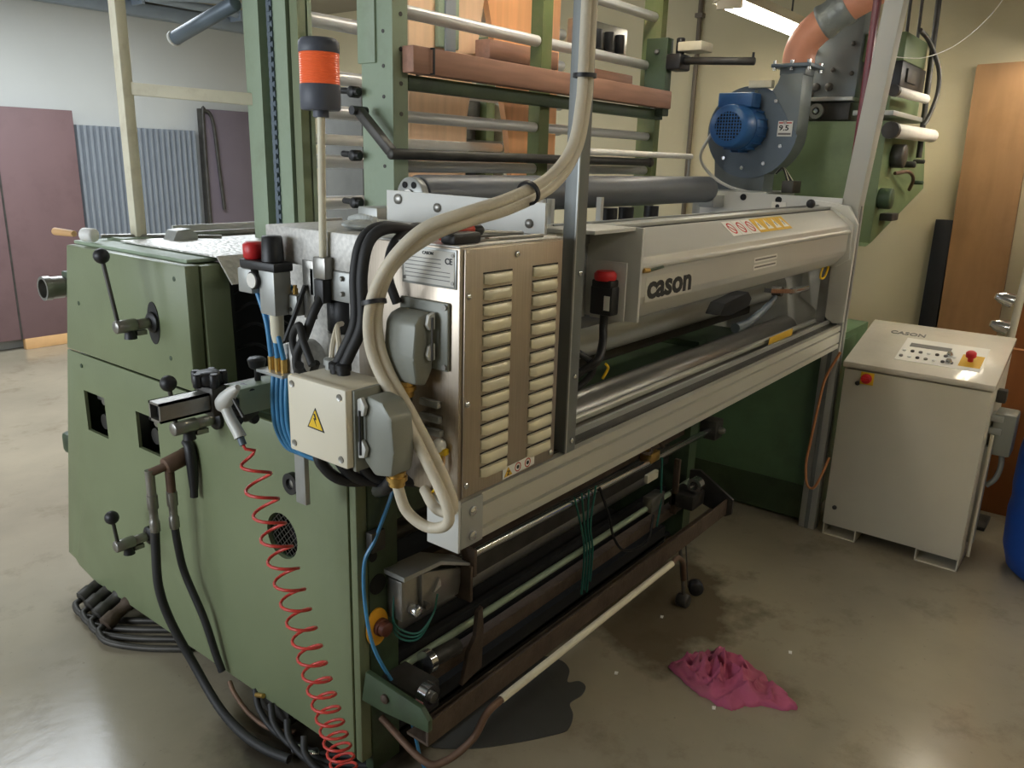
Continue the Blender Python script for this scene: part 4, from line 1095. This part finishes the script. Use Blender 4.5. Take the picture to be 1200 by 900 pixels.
g.sphere((-.02, -.06, 1.644), .035, 14, (1.3, 1.4, .34))
solo(g, 'work_glove', 'glove', 'grey crumpled work glove on top of the galvanised cover', 'glove', ang=60)
t = thing('mallet', 'white headed mallet with a pale wood handle on the green cover', 'mallet', (.03, 1.42, 1.478))
MB().lathe([(.008, 0), (.014, .01), (.013, .07), (.011, .13)], (-.01, 1.60, 1.505), (.1, -1, 0), 14).build('handle', 'wood_pale', t)
MB().lathe([(.016, 0), (.024, .006), (.024, .05), (.018, .056)], (.015, 1.43, 1.505), (.3, -1, 0), 18).build('head', 'white', t)
for k in range(4):
    o = MB().cyl((.09 + .05 * k, 1.46 - .03 * k, 1.492), (.24 + .06 * k, 1.42 - .07 * k, 1.492), .007, seg=8)
    solo(o, 'steel_rod', 'steel', ['first', 'second', 'third', 'last'][k] + ' short steel rod right of the mallet on the green machine top', 'rod', 'loose rods on the machine top')

# ------------------------------------------------------------------ cream guard rail standing on the machine
t = thing('guard_rail', 'cream painted guard post and rail standing on the green machine', 'rail', (.205, 1.41, 1.466))
MB().box(.185, .225, 1.385, 1.432, 1.49, 3.0, .004).build('post', 'cream', t)
MB().bar((.215, 1.405, 2.005), (.555, 1.138, 1.986), .03, .042, bev=.003).build('rail', 'cream', t)

# ================================================================== ROLLER TOWER BEHIND THE SLITTER
W = thing('roller_tower', 'tall green steel frame of web rollers behind the slitting machine', 'machine frame', (1.4, .8, 1.0))


def column(x0, x1, y0, y1, z0, z1, m, lip=.012):
    c = MB()
    c.prism([(x0, y0), (x1, y0), (x1, y0 + lip), (x0 + lip, y0 + lip), (x0 + lip, y1 - lip), (x1, y1 - lip), (x1, y1), (x0, y1)], 'z', z0, z1)
    return c.build('column', m, W)


c1 = column(.53, .595, .40, .54, 1.0, 3.2, 'green_pale')
for z in (1.55, 1.72, 1.80, 1.93, 2.02, 2.12, 2.22):
    MB().cyl((.565, .40, z), (.565, .398, z), .007, seg=8).build('bolt_hole', 'dark_steel', W, c1)
    MB().cyl((.53, .44, z + .05), (.528, .44, z + .05), .006, seg=8).build('bolt_hole', 'dark_steel', W, c1)
MB().box(.522, .59, .47, .55, 2.08, 3.2, .003).build('column_sleeve', 'green_pale', W)
for (y, z, k) in ((.555, 1.995, 0), (.555, 1.80, 0), (.555, 1.65, 0)):
    h = MB().cyl((.53, y, z), (.49, y, z), .018, seg=12, bev=.004).build('clamp_knob', 'black', W)
    MB().cyl((.50, y - .03, z), (.50, y + .05, z + .005), .010, seg=10).build('clamp_handle', 'black', W, h)
column(.535, .58, 1.075, 1.165, .9, 3.2, 'green_pale')
MB().box(.585, .60, 1.0, 1.08, .9, 3.2).build('chain_guide', 'green_pale', W)
ch = MB()
for k in range(110):
    z = 1.35 + k * .0165
    if k % 2: ch.box(.550, .556, 1.020, 1.050, z, z + .02)
    else: ch.box(.546, .560, 1.027, 1.043, z, z + .02)
ch = ch.build('drive_chain', 'blue_grey', W)
ch['kind'] = 'stuff'
column(.545, .585, .935, 1.0, .9, 3.2, 'green_pale')
column(.555, .59, .885, .925, .9, 3.2, 'green')
column(2.28, 2.33, .43, .525, 1.0, 3.2, 'green_worn')
column(1.365, 1.43, .445, .50, 1.0, 3.2, 'green_worn')
MB().box(.602, .62, .89, 1.16, .9, 3.2).build('frame_web', 'green_pale', W)
cp = MB().box(2.22, 2.28, .36, .47, 2.02, 2.36, .004).build('clamp_plate', 'green_dark', W)
for z in (2.05, 2.3): bolt((2.22, .41, z), (-1, 0, 0), .012, .012, W, cp)
MB().cyl((2.27, .30, 2.262), (2.30, -.03, 2.248), .017, seg=14, bev=.003).build('swing_rod', 'dark_steel', W)
MB().cyl((2.30, -.02, 2.245), (2.30, -.02, 2.285), .006, seg=8).build('swing_pin', 'black', W)
MB().box(2.22, 2.33, .29, .37, 2.22, 2.29, .01).build('rod_holder', 'black', W)
MB().cyl((2.27, .32, 2.29), (2.27, .32, 2.36), .02, seg=12, bev=.004).build('clamp_knob', 'black', W)
MB().box(2.24, 2.36, .20, .32, 2.30, 2.34, .005).build('counter_block', 'cream', W)
MB().cyl((.52, 1.18, 2.31), (.50, 1.56, 2.214), .026, seg=14, bev=.004).build('swing_rod', 'blue_grey', W)
MB().lathe([(.026, 0), (.03, .003), (.03, .012), (.02, .014)], (.50, 1.555, 2.216), (-.02, .38, -.096), 14).build('swing_cap', 'white_plate', W)


def roller(y, z, r, x0, x1, m='tube_alu', name='web_roller'):
    return MB().cyl((x0, y, z), (x1, y, z), r, seg=18, bev=.003).build(name, m, W)


roller(.47, 2.245, .021, .60, 2.29); roller(.47, 2.46, .021, .60, 2.29); roller(.47, 1.928, .019, .60, 2.29); roller(.47, 1.770, .020, .60, 2.29)
for z in (2.27, 2.08, 1.955, 1.775, 1.62): roller(1.00, z, .026, .58, 2.30)
roller(1.0, 2.42, .026, .58, 2.30)
roller(.99, 1.855, .020, .58, 1.8, 'white_roll'); roller(.52, 1.842, .018, .60, 1.02, 'white_roll')
roller(.34, 1.843, .013, 1.5, 2.52, 'white_roll')
MB().cyl((2.50, .34, 1.70), (2.50, .34, 1.85), .008, seg=8).build('roller_stand', 'steel', W)
cb = MB().cyl((.47, .355, 1.808), (2.12, .355, 1.808), .017, seg=14, bev=.003).build('crank_bar', 'dark_steel', W)
MB().bar((.485, .36, 1.812), (.47, .49, 1.935), .03, .032, (1, 0, 0), .006).build('crank_arm', 'dark_steel', W, cb)
MB().cyl((.50, .49, 1.935), (.44, .49, 1.935), .014, seg=10).build('crank_pin', 'black', W, cb)
MB().sphere((2.12, .355, 1.808), .022, 12).build('crank_end', 'dark_steel', W, cb)
MB().box(.6, 2.30, .40, .44, 2.005, 2.05, .003).build('support_angle', 'green_dark', W)
MB().box(1.9, 2.3, .62, .70, 2.28, 2.42, .006).build('top_box', 'steel', W)
for k in range(3):
    MB().cyl((2.0 + .1 * k, .60, 2.30), (2.0 + .1 * k, .60, 2.38), .022, seg=12).build('clamp_knob', 'black', W)
# timber and boards stored in the frame
o = MB().box(.565, 2.27, .345, .395, 2.052, 2.130, .004)
solo(o, 'timber_beam', 'timber_red', 'long reddish timber lying across the front of the roller frame', 'timber')
MB_ = MB().ring((.64, .37, 2.09), (1, 0, 0), .056, .049, .006, 4)
solo(MB_, 'strap', 'black', 'black strap around the left end of the long reddish timber', 'strap')
o = MB().box(1.36, 1.84, .70, .78, 2.195, 2.268, .004)
solo(o, 'timber_offcut', 'timber_red', 'short reddish timber offcut between the two orange boards', 'timber')
o = MB().box(2.0, 2.34, .60, .68, 2.155, 2.215, .004)
solo(o, 'timber_offcut', 'timber_red', 'short reddish timber offcut at the right column of the roller frame', 'timber')
o = MB().prism([(1.02, 1.0), (1.02, 3.1), (1.52, 3.1), (1.46, 2.43), (1.36, 1.97), (1.34, 1.0)], 'y', .82, .85, .002)
b1 = solo(o, 'plywood_board', 'ply', 'left of the two upright orange wood boards behind the rollers', 'board')
o = MB().prism([(1.45, 3.1), (1.535, 2.44), (1.68, 1.97), (1.74, 1.68), (1.80, 1.0), (2.07, 1.0), (2.075, 3.1)], 'y', .86, .89, .002)
solo(o, 'plywood_board', 'ply_orange', 'right of the two upright orange wood boards behind the rollers', 'board')
t = thing('hinge_plate', 'pale green channel piece hung on the left orange board', 'bracket', (1.21, .81, 2.2))
MB().box(1.16, 1.28, .795, .818, 2.22, 2.46, .004).build('plate', 'green_pale', t)
MB().box(1.19, 1.25, .785, .795, 2.20, 2.46, .003).build('channel', 'corrugated', t)
# machine parts standing further back
t = thing('rear_unit', 'dim grey machine unit with uprights behind the orange boards', 'machine', (2.9, 2.4, 0))
MB().box(1.7, 3.3, 1.85, 2.2, 0, 2.15, .01).build('cabinet', 'dim_grey', t)
for k, x in enumerate((1.72, 2.05, 2.30, 2.62, 2.80, 3.10)):
    MB().box(x, x + .08, 1.76, 1.85, 0, 2.5, .006).build('upright', ('green_dark', 'cream', 'dark_steel', 'green_worn', 'cream', 'green_dark')[k], t)
for k, (x, z) in enumerate(((1.85, 1.72), (2.15, 1.90), (2.42, 1.70), (2.45, 2.0), (2.92, 1.80), (2.95, 2.05))):
    MB().box(x, x + .16, 1.80, 1.85, z, z + .14, .006).build('motor_box', ('black', 'dark_steel')[k % 2], t)
for z in (1.65, 1.88, 2.28): MB().cyl((1.7, 1.73, z), (3.2, 1.73, z), .03, seg=14).build('idler', 'steel', t)

# ================================================================== PRESS UNIT ON THE RIGHT
U = thing('press_unit', 'green press unit with a grey bearing plate standing behind the aluminium post', 'machine', (3.2, .2, 0))
MB().box(2.735, 3.45, -.384, 1.3, .012, .98, .004).build('plinth_body', 'green_plinth', U)
MB().box(2.728, 2.735, -.36, 1.3, .012, .20).build('plinth_skirt', 'green_dark', U)
MB().box(2.735, 3.2, -.392, -.384, .10, .95, .002).build('front_door', 'green_plinth', U)
hb = MB().prism([(3.30, 1.42), (3.24, 1.41), (4.40, 1.70), (4.22, 2.0), (4.2, 2.04), (3.30, 2.05)], 'y', -.365, .26, .004).build('upper_body', 'green_press', U)
MB().box(3.42, 3.62, -.10, .26, .98, 1.55, .006).build('neck_body', 'green_dark', U)
gp = MB().box(3.42, 3.52, -.15, .13, 2.06, 2.62, .004).build('bearing_plate', 'fan_grey', U)
for (y, z) in ((.05, 2.32), (-.02, 2.32), (.06, 2.235), (-.01, 2.235), (.09, 2.42), (-.11, 2.45), (.02, 2.5), (-.12, 2.3), (.09, 2.2)):
    MB().cyl((3.42, y, z), (3.405, y, z), .022 if z < 2.3 else .012, seg=14, bev=.003).build('bearing_bolt', 'dark_steel', U, gp)
MB().box(3.32, 3.50, -.17, .16, 2.155, 2.175, .003).build('bearing_shelf', 'alu_grey', U)
sb = MB().box(3.36, 3.42, -.15, .10, 2.06, 2.15, .003).build('gear_housing', 'dark_steel', U)
MB().ring((3.335, .02, 2.105), (1, 0, 0), .040, .02, .03, 22).build('gear_wheel', 'steel', U, sb)
MB().cyl((3.33, .02, 2.105), (3.36, .02, 2.105), .012, seg=10).build('gear_shaft', 'chrome', U, sb)
for (y, z, x0_, x1_, r) in ((-.44, 1.995, 3.10, 4.02, .036), (-.44, 2.175, 3.05, 3.72, .024)):
    rr = MB().cyl((x0_, y, z), (x1_, y, z + .01), r, seg=16, bev=.003).build('paper_roller', 'white_roll', U)
    MB().cyl((x0_ - .03, y, z), (x0_ + .012, y, z), r * 1.15, seg=16).build('roller_end', 'dark_steel', U, rr)
MB().box(3.46, 4.0, -.36, -.20, 2.22, 2.36, .006).build('dark_head', 'black', U)
MB().box(3.55, 3.75, -.372, -.36, 2.26, 2.33, .004).build('head_window', 'dark_steel', U)
MB().box(3.46, 3.95, -.36, -.15, 2.36, 2.50, .006).build('head_top', 'green_press', U)
MB().box(3.25, 4.08, -.40, -.2, 2.075, 2.10, .004).build('head_plate', 'alu_grey', U)
MB().box(3.35, 4.0, -.35, -.2, 2.10, 2.22, .004).build('head_web', 'green_press', U)
for (x, z, r) in ((3.50, 1.88, .062), (3.36, 1.66, .055), (3.78, 1.84, .018), (4.0, 1.86, .012), (4.05, 1.74, .012)):
    MB().cyl((x, -.365, z), (x, -.43, z), r, seg=18, bev=.005).build('boss', 'dark_steel' if z > 1.8 else 'green_dark', U)
MB().tube([(3.55, -.38, 1.79), (3.68, -.42, 1.80), (3.82, -.42, 1.76), (3.9, -.39, 1.70)], .010, 7).build('loop_wire', 'copper_pipe', U)
MB().box(3.42, 3.56, -.43, -.365, 1.54, 1.58, .006).build('latch', 'dark_steel', U)
o = MB().tube([(3.45, -.42, 2.50), (3.60, -.44, 2.46), (3.72, -.48, 2.34), (3.74, -.49, 2.22), (3.68, -.48, 2.10), (3.62, -.47, 2.04)], .012, 8)
solo(o, 'cable_loop', 'dark_steel', 'dark cable loop bulging over the rollers of the press unit', 'cable')
o = MB().cyl((3.92, -.37, 3.2), (3.92, -.41, 1.88), .016, seg=10)
solo(o, 'drop_cable', 'dark_steel', 'thick dark cable dropping from the ceiling to the press unit', 'cable')
for k, x in enumerate((3.70, 3.76, 3.82)):
    o = MB().cyl((x, -.22 - .045 * k, 3.2), (x, -.24 - .045 * k, 2.46), .009, seg=8)
    solo(o, 'drop_cable', 'dark_steel', ['thin drop cable nearest the aluminium post, of three in a row', 'middle thin drop cable of three beside the aluminium post',
                                         'thin drop cable furthest from the aluminium post, of three in a row'][k], 'cable', 'thin drop cables')
o = MB().tube([(3.05, -.40, 2.33), (3.3, -.50, 2.35), (3.5, -.62, 2.45), (3.65, -.74, 2.65), (3.75, -.80, 2.95)], .0022, 6)
solo(o, 'thin_wire', 'white', 'thin white wire drooping from the aluminium post to the ceiling', 'wire')
o = MB().bar((2.78, -.375, 1.70), (2.78, -.378, 3.2), .03, .035, (1, 0, 0), .005)
solo(o, 'air_pipe', 'maroon_line', 'dark red pipe running up behind the aluminium post', 'pipe')
o = MB().tube([(2.62, -.475, .958), (2.60, -.43, .83), (2.60, -.415, .71), (2.60, -.398, .48), (2.60, -.392, .37), (2.60, -.41, .265), (2.60, -.445, .255), (2.61, -.475, .34), (2.63, -.49, .42)], .0065, 8)
solo(o, 'orange_cable', 'orange_cable', 'orange cable hanging between green machine and control cabinet', 'cable')

# ------------------------------------------------------------------ blower
F = thing('blower', 'grey centrifugal blower with a blue electric motor on the far end of the slitter', 'blower', (2.95, .22, 1.67))
cy, cz, R = .205, 1.985, .235
pts2 = []
for k in range(37):
    th = math.radians(118 - k * 292 / 36)      # from the outlet over the far side, round the bottom, up to the outlet
    rr = R * (.90 + .15 * k / 36)
    pts2.append((cy + rr * math.cos(th), cz + rr * math.sin(th)))
pts2 += [(-.04, 2.10), (-.04, 2.255), (.075, 2.255), (.08, 2.215)]
MB().prism(pts2, 'x', 2.90, 3.06, .004).build('scroll_housing', 'fan_grey', F)
MB().prism([(cy + (y - cy) * 1.025, cz + (z - cz) * 1.02) for y, z in pts2[:37]], 'x', 2.894, 2.90).build('scroll_rim', 'blue_grey', F)
ol = MB().box(2.91, 3.05, -.045, .085, 2.25, 2.30, .004).build('outlet_neck', 'fan_grey', F)
MB().box(2.875, 3.085, -.08, .12, 2.285, 2.303, .003).build('outlet_flange', 'blue_grey', F, ol)
for (x, y) in ((2.89, -.065), (2.89, .105), (3.07, -.065), (3.07, .105), (2.89, .02)):
    MB().cyl((x, y, 2.27), (x, y, 2.318), .010, seg=8).build('flange_bolt', 'chrome', F, ol)
for k in range(9):
    a = math.radians(60 + k * 36)
    MB().cyl((2.90, cy + .19 * math.cos(a), cz + .19 * math.sin(a)), (2.885, cy + .19 * math.cos(a), cz + .19 * math.sin(a)), .010, seg=10).build('housing_bolt', 'chrome', F)
ft = MB().prism([(cy + .17, 1.68), (cy + .19, 1.90), (cy - .10, 1.80), (cy - .10, 1.68)], 'x', 2.905, 3.05, .003).build('foot', 'fan_grey', F)
mo = MB().cyl((2.90, cy + .02, cz + .01), (2.76, cy + .02, cz + .01), .115, seg=30, bev=.006).build('motor', 'blue_motor', F)
for k in range(18):
    a = k * 2 * PI / 18
    c = Vector((0, math.cos(a), math.sin(a)))
    MB().bar(Vector((2.885, cy + .02, cz + .01)) + c * .118, Vector((2.775, cy + .02, cz + .01)) + c * .118, .004, .014, c).build('cooling_fin', 'blue_motor', F, mo)
MB().cyl((2.76, cy + .02, cz + .01), (2.665, cy + .02, cz + .01), .112, .104, seg=30, bev=.010).build('fan_cowl', 'blue_motor', F, mo)
MB().cyl((2.6655, cy + .02, cz + .01), (2.663, cy + .02, cz + .01), .070, seg=26).build('cowl_recess', 'void', F, mo)
for k in range(-4, 5):
    hh = math.sqrt(.070 ** 2 - (k * .015) ** 2)
    MB().cyl((2.661, cy + .02 + k * .015, cz + .01 - hh), (2.661, cy + .02 + k * .015, cz + .01 + hh), .003, seg=5).build('grille_wire', 'blue_motor', F, mo)
    MB().cyl((2.661, cy + .02 - hh, cz + .01 + k * .015), (2.661, cy + .02 + hh, cz + .01 + k * .015), .003, seg=5).build('grille_wire', 'blue_motor', F, mo)
MB().box(2.74, 2.86, cy - .06, cy + .12, cz + .105, cz + .175, .006).build('terminal_box', 'blue_motor', F, mo)
lb = MB().box(2.889, 2.892, -.02, .055, 1.955, 2.03).build('rating_label', 'paper', F)
text('label_figures', '9.5', .035, (2.8885, .048, 1.985), (0, -1, 0), (0, 0, 1), 'ink', F, lb, bold=.0008, width=.05)
MB().box(2.8878, 2.889, -.015, .05, 1.963, 1.972).build('label_line', 'ink_grey', F, lb)
MB().box(2.8878, 2.889, -.015, .05, 2.018, 2.024).build('label_line', 'ink_red', F, lb)
MB().box(2.86, 2.90, .10, .22, 2.19, 2.225, .002).build('top_tag', 'cream', F)
MB().tube([(2.74, .34, 1.97), (2.75, .40, 1.85), (2.80, .36, 1.76), (2.78, .24, 1.70), (2.74, .10, 1.675)], .008, 7).build('cable', 'white_plate', F)
MB().box(2.70, 3.1, .0, .42, 1.655, 1.682, .004).build('base_plate', 'alu_grey', F)
for (x, y) in ((2.74, .38), (3.06, .38), (3.06, .04)):
    MB().box(x - .025, x + .025, y - .025, y + .025, .98, 1.655, .003).build('leg', 'alu_grey', F)
MB().box(2.80, 2.92, -.09, -.03, 1.68, 1.74, .006).build('cable_terminal', 'dark_steel', F)
for k in range(5): MB().tube([(2.82 + .02 * k, -.05, 1.74), (2.82 + .03 * k, -.02 + .01 * k, 1.80), (2.84, .02, 1.77)], .004, 5).build('terminal_wire', ('black', 'cream', 'dark_steel')[k % 3], F)
# orange duct
Dk = thing('air_duct', 'orange plastic duct elbow taped with grey tape above the blower', 'duct', (2.98, .02, 2.30))
MB().tube([(2.98, .02, 2.303), (2.98, .018, 2.36), (2.98, -.005, 2.42), (2.98, -.06, 2.475), (2.98, -.11, 2.51)], .078, 22).build('elbow', 'duct_orange', Dk)
MB().tube([(2.98, -.075, 2.49), (2.98, -.10, 2.505), (2.98, -.15, 2.54), (2.98, -.19, 2.565)], lambda t: .083 + .004 * math.sin(9 * t), 22).build('tape_wrap', 'tape', Dk)
MB().tube([(2.98, -.17, 2.555), (2.98, -.26, 2.60), (2.98, -.40, 2.68), (2.98, -.60, 2.80)], .078, 22).build('straight_pipe', 'duct_orange', Dk)

# ------------------------------------------------------------------ control cabinet
K = thing('control_cabinet', 'off white floor standing control cabinet with sloping film covered console top', 'cabinet', (2.9, -.82, 0))
x0, x1, y0, y1 = 2.66, 3.12, -1.125, -.495
MB().prism([(x0 + .012, .062), (x0 + .012, .885), (x1, 1.02), (x1, .062)], 'y', y0, y1, .004).build('body', 'cab', K)
dr = MB().box(x0 - .008, x0 + .012, y0 + .002, y1 - .002, .064, .878, .004).build('door', 'cab', K)
pe = []
MB().prism([(x0 - .014, .884), (x0 - .014, .912), (x1 + .01, 1.052), (x1 + .01, 1.02)], 'y', y0 - .008, y1 + .008, .005).build('console', 'film', K, label='console top under crinkled clear film')
for (a, b) in ((y1 - .005, y1 - .165), (y0 + .19, y0 + .005)):
    c = MB(); c.box(x0, x0 + .4, b, a, 0, .006); c.box(x0, x0 + .4, a - .006, a, 0, .062); c.box(x0, x0 + .4, b, b + .006, 0, .062); c.box(x0 + .005, x0 + .4, b, a, .056, .062)
    c.build('foot_channel', 'cab', K)
sw = MB().box(x0 - .012, x0 - .008, -.635, -.575, .815, .875, .001).build('switch_plate', 'yellow', K, dr)
MB().lathe([(.024, 0), (.024, .012), (.02, .016)], (x0 - .012, -.603, .845), (-1, 0, 0), 20).build('switch_knob', 'red', K, dr)
MB().bar((x0 - .032, -.622, .845), (x0 - .032, -.584, .845), .010, .012).build('switch_grip', 'red', K, dr)
for (y, z) in ((-.565, .815), (-.545, .16)):
    MB().lathe([(.011, 0), (.011, .006), (.008, .008)], (x0 - .008, y, z), (-1, 0, 0), 14).build('door_lock', 'dark_steel', K, dr)
sl = Vector((x1 + .01 - (x0 - .014), 0, .14)).normalized(); slu = Vector((0, -1, 0)).cross(sl)


def con(u, y, h=0.0):  # a point on the console: u metres up the slope
    return Vector((x0 - .014, y, .912)) + sl * u + slu * h


text('console_lettering', 'CASON', .045, con(.37, -.60, .001), (0, -1, 0), sl, 'ink_grey', K, bold=.001, width=.16)
q = MB().bar(con(.10, -.87, .001), con(.34, -.87, .001), .36, .002, slu)
ov = q.build('control_overlay', 'paper', K)
for r_ in range(2):
    for k in range(7):
        u = .14 + .06 * r_; y = -.71 - k * .036
        MB().lathe([(.009, 0), (.009, .006), (.006, .008)], con(u, y, .002), slu, 10).build('push_button', ('ink_grey', 'white', 'dark_steel')[(k + r_) % 3], K, ov)
MB().bar(con(.27, -.72, .003), con(.27, -.90, .003), .035, .002, slu).build('display_strip', 'ink_grey', K, ov)
for (u, y) in ((.14, -.915), (.21, -.905)):
    MB().lathe([(.014, 0), (.014, .012), (.010, .02)], con(u, y, .002), slu, 14).build('selector', 'chrome', K, ov)
MB().bar(con(.13, -1.0, .001), con(.25, -1.0, .001), .09, .003, slu).build('stop_label', 'ink_yellow', K, ov)
MB().lathe([(.012, 0), (.012, .02), (.022, .024), (.022, .042), (.016, .048)], con(.19, -.995, .003), slu, 20).build('stop_button', 'red', K, ov)
fm = MB()
for k in range(14):
    y = y0 + .03 + k * .044
    fm._add([Vector((x0 - .016, y, .905)), Vector((x0 - .016, y + .04, .905)), Vector((x0 - .013, y + .035, .865 + .015 * (k % 3))), Vector((x0 - .013, y + .006, .868 + .012 * ((k * 7) % 3)))], [(0, 1, 2, 3)])
# plugs and channel on the right flank of the cabinet
MB().box(x0 + .10, x0 + .14, y0 - .028, y0, .12, .60, .003).build('flank_channel', 'alu_grey', K)
MB().cyl((x0 + .08, y0 - .02, .06), (x0 + .10, y0 - .02, .66), .008, seg=8).build('flank_pipe', 'cab', K)
fp = MB().box(x0 + .12, x0 + .26, y0 - .10, y0 - .01, .56, .76, .012).build('flank_plug', 'connector', K)
for z in (.66, .72): MB().box(x0 + .11, x0 + .20, y0 - .05, y0, z, z + .03, .004).build('plug_latch', 'alu_grey', K, fp)
MB().tube([(x0 + .2, y0 - .06, .57), (x0 + .18, y0 - .07, .50), (x0 + .16, y0 - .06, .44), (x0 + .15, y0 - .03, .40)], .012, 8).build('flank_cable', 'connector', K, fp)
MB().box(x0 + .15, x0 + .2, y0 - .04, y0, .80, .86, .006).build('flank_gland', 'dark_steel', K)

# stand with clips behind the cabinet
t = thing('clip_stand', 'worn white stand with metal clips behind the control cabinet', 'stand', (3.35, -1.07, 0))
MB().cyl((3.35, -1.05, 0.0), (3.37, -1.10, 1.42), .018, seg=12).build('pole', 'cream', t)
MB().box(3.25, 3.45, -1.15, -.98, 0, .02, .004).build('base', 'dark_steel', t)
for z in (1.19, 1.05):
    MB().lathe([(.012, 0), (.035, .01), (.03, .06), (.015, .09)], (3.36, -1.07, z), (-.3, .8, .25), 14).build('clip', 'chrome', t)
MB().prism([(-.96, .985), (-1.05, .965), (-1.05, 1.0)], 'x', 3.32, 3.34).build('tag', 'green_press', t)

# blue drum
D = thing('drum', 'blue plastic drum at the right edge of the picture', 'drum', (2.92, -1.52, 0))
MB().lathe([(.20, 0), (.235, .03), (.262, .12), (.272, .30), (.265, .36), (.272, .42), (.272, .58), (.255, .72), (.225, .80), (.215, .82)], (2.92, -1.52, 0), (0, 0, 1), 36).build('body', 'blue_barrel', D)
MB().ring((2.92, -1.52, .80), (0, 0, 1), .24, .21, .03, 32).build('rim', 'black', D)
MB().cyl((2.86, -1.45, .82), (2.86, -1.45, .845), .035, seg=16, bev=.004).build('bung', 'blue_barrel', D)

# ------------------------------------------------------------------ on the floor
poly = [(.50, .10), (.705, .02), (.85, -.02), (.885, -.09), (.86, -.15), (.795, -.186), (.825, -.215), (.815, -.25), (.768, -.265), (.703, -.259), (.66, -.30), (.60, -.325), (.555, -.315), (.42, -.226), (.30, -.12), (.25, .0)]
poly = [(v.x, v.y) for v in catmull([Vector((a, b, 0)) for a, b in poly + [poly[0]]], 5)[:-1]]
solo(MB().prism(poly, 'z', 0.0005, .004), 'rubber_mat', 'rubber_mat', 'dark rubber sheet with a scalloped edge on the floor under the tread bar', 'mat')


def rag():
    outl = [(1.113, -.422), (1.182, -.447), (1.313, -.543), (1.315, -.628), (1.267, -.745), (1.208, -.859), (1.166, -.858), (1.097, -.748), (1.032, -.698), (1.037, -.585)]
    n = 120
    c = Vector((1.165, -.62, 0))
    P = catmull([Vector((x, y, 0)) for x, y in outl + [outl[0]]], 12)
    ring = [P[int(i * (len(P) - 1) / n)] for i in range(n)]
    from mathutils import noise
    m = MB(); bm = m.bm; NR = 40
    rows = []
    for j in range(NR + 1):
        t = j / NR
        row = []
        for i in range(n):
            e = ring[i] - c
            p = c + e * t
            prof = (1 - t ** 2.4)
            q = Vector((p.x * 9, p.y * 9, 1.3))
            warp = noise.noise_vector(q * .8) * .9
            bx, by = p.x - 1.22, p.y + .53
            rad = math.hypot(bx, by); ang_ = math.atan2(by, bx)
            wv = noise.noise(q * .9) * 1.6
            f = (1 - abs(math.sin(ang_ * 4.2 + wv + rad * 9))) ** 1.5 * min(1, rad / .05)
            f2 = (1 - abs(math.sin(ang_ * 1.6 + rad * 44 + wv * 1.8))) ** 2.5
            f3 = noise.noise(q * 3.2)
            lump = .85 + .7 * math.exp(-(bx * bx + by * by) / .009)
            h = prof ** .45 * lump * (.016 + .040 * f + .030 * f2 + .014 * f3) + .006
            wob = 1 + (.10 * noise.noise(Vector((math.cos(2 * PI * i / n) * 5, math.sin(2 * PI * i / n) * 5, t))) + .05 * noise.noise(Vector((math.cos(2 * PI * i / n) * 14, math.sin(2 * PI * i / n) * 14, 2 + t)))) * t
            p = c + e * t * wob
            row.append(bm.verts.new((p.x, p.y, max(.002, h))))
        rows.append(row)
    for j in range(NR):
        for i in range(n):
            k = (i + 1) % n
            bm.faces.new((rows[j][i], rows[j + 1][i], rows[j + 1][k], rows[j][k]))
    base = [bm.verts.new((v.co.x, v.co.y, .0005)) for v in rows[-1]]
    for i in range(n):
        k = (i + 1) % n
        bm.faces.new((rows[-1][i], base[i], base[k], rows[-1][k]))
    bm.faces.new(base)
    bmesh.ops.remove_doubles(bm, verts=rows[0], dist=.001)
    solo(m, 'cleaning_rag', 'rag', 'crumpled pink red rag lying on the concrete floor', 'rag', ang=80)


rag()
for k, (x, y) in enumerate(((1.40, -.25), (.95, -.30), (1.0, -.66), (1.5, -.75))):
    o = MB().prism([(x, y), (x + .016, y + .005), (x + .01, y + .016), (x - .004, y + .01)], 'z', 0, .003)
    solo(o, 'paper_scrap', 'paper', ['tiny white scrap on the floor beyond the pink rag', 'tiny white scrap on the floor beside the dark rubber sheet', 'tiny white scrap on the floor at the near side of the pink rag', 'tiny white scrap on the floor between the pink rag and the cabinet'][k], 'scrap', 'paper scraps on the floor')

for r_ in ROOTS:
    del r_['_o']
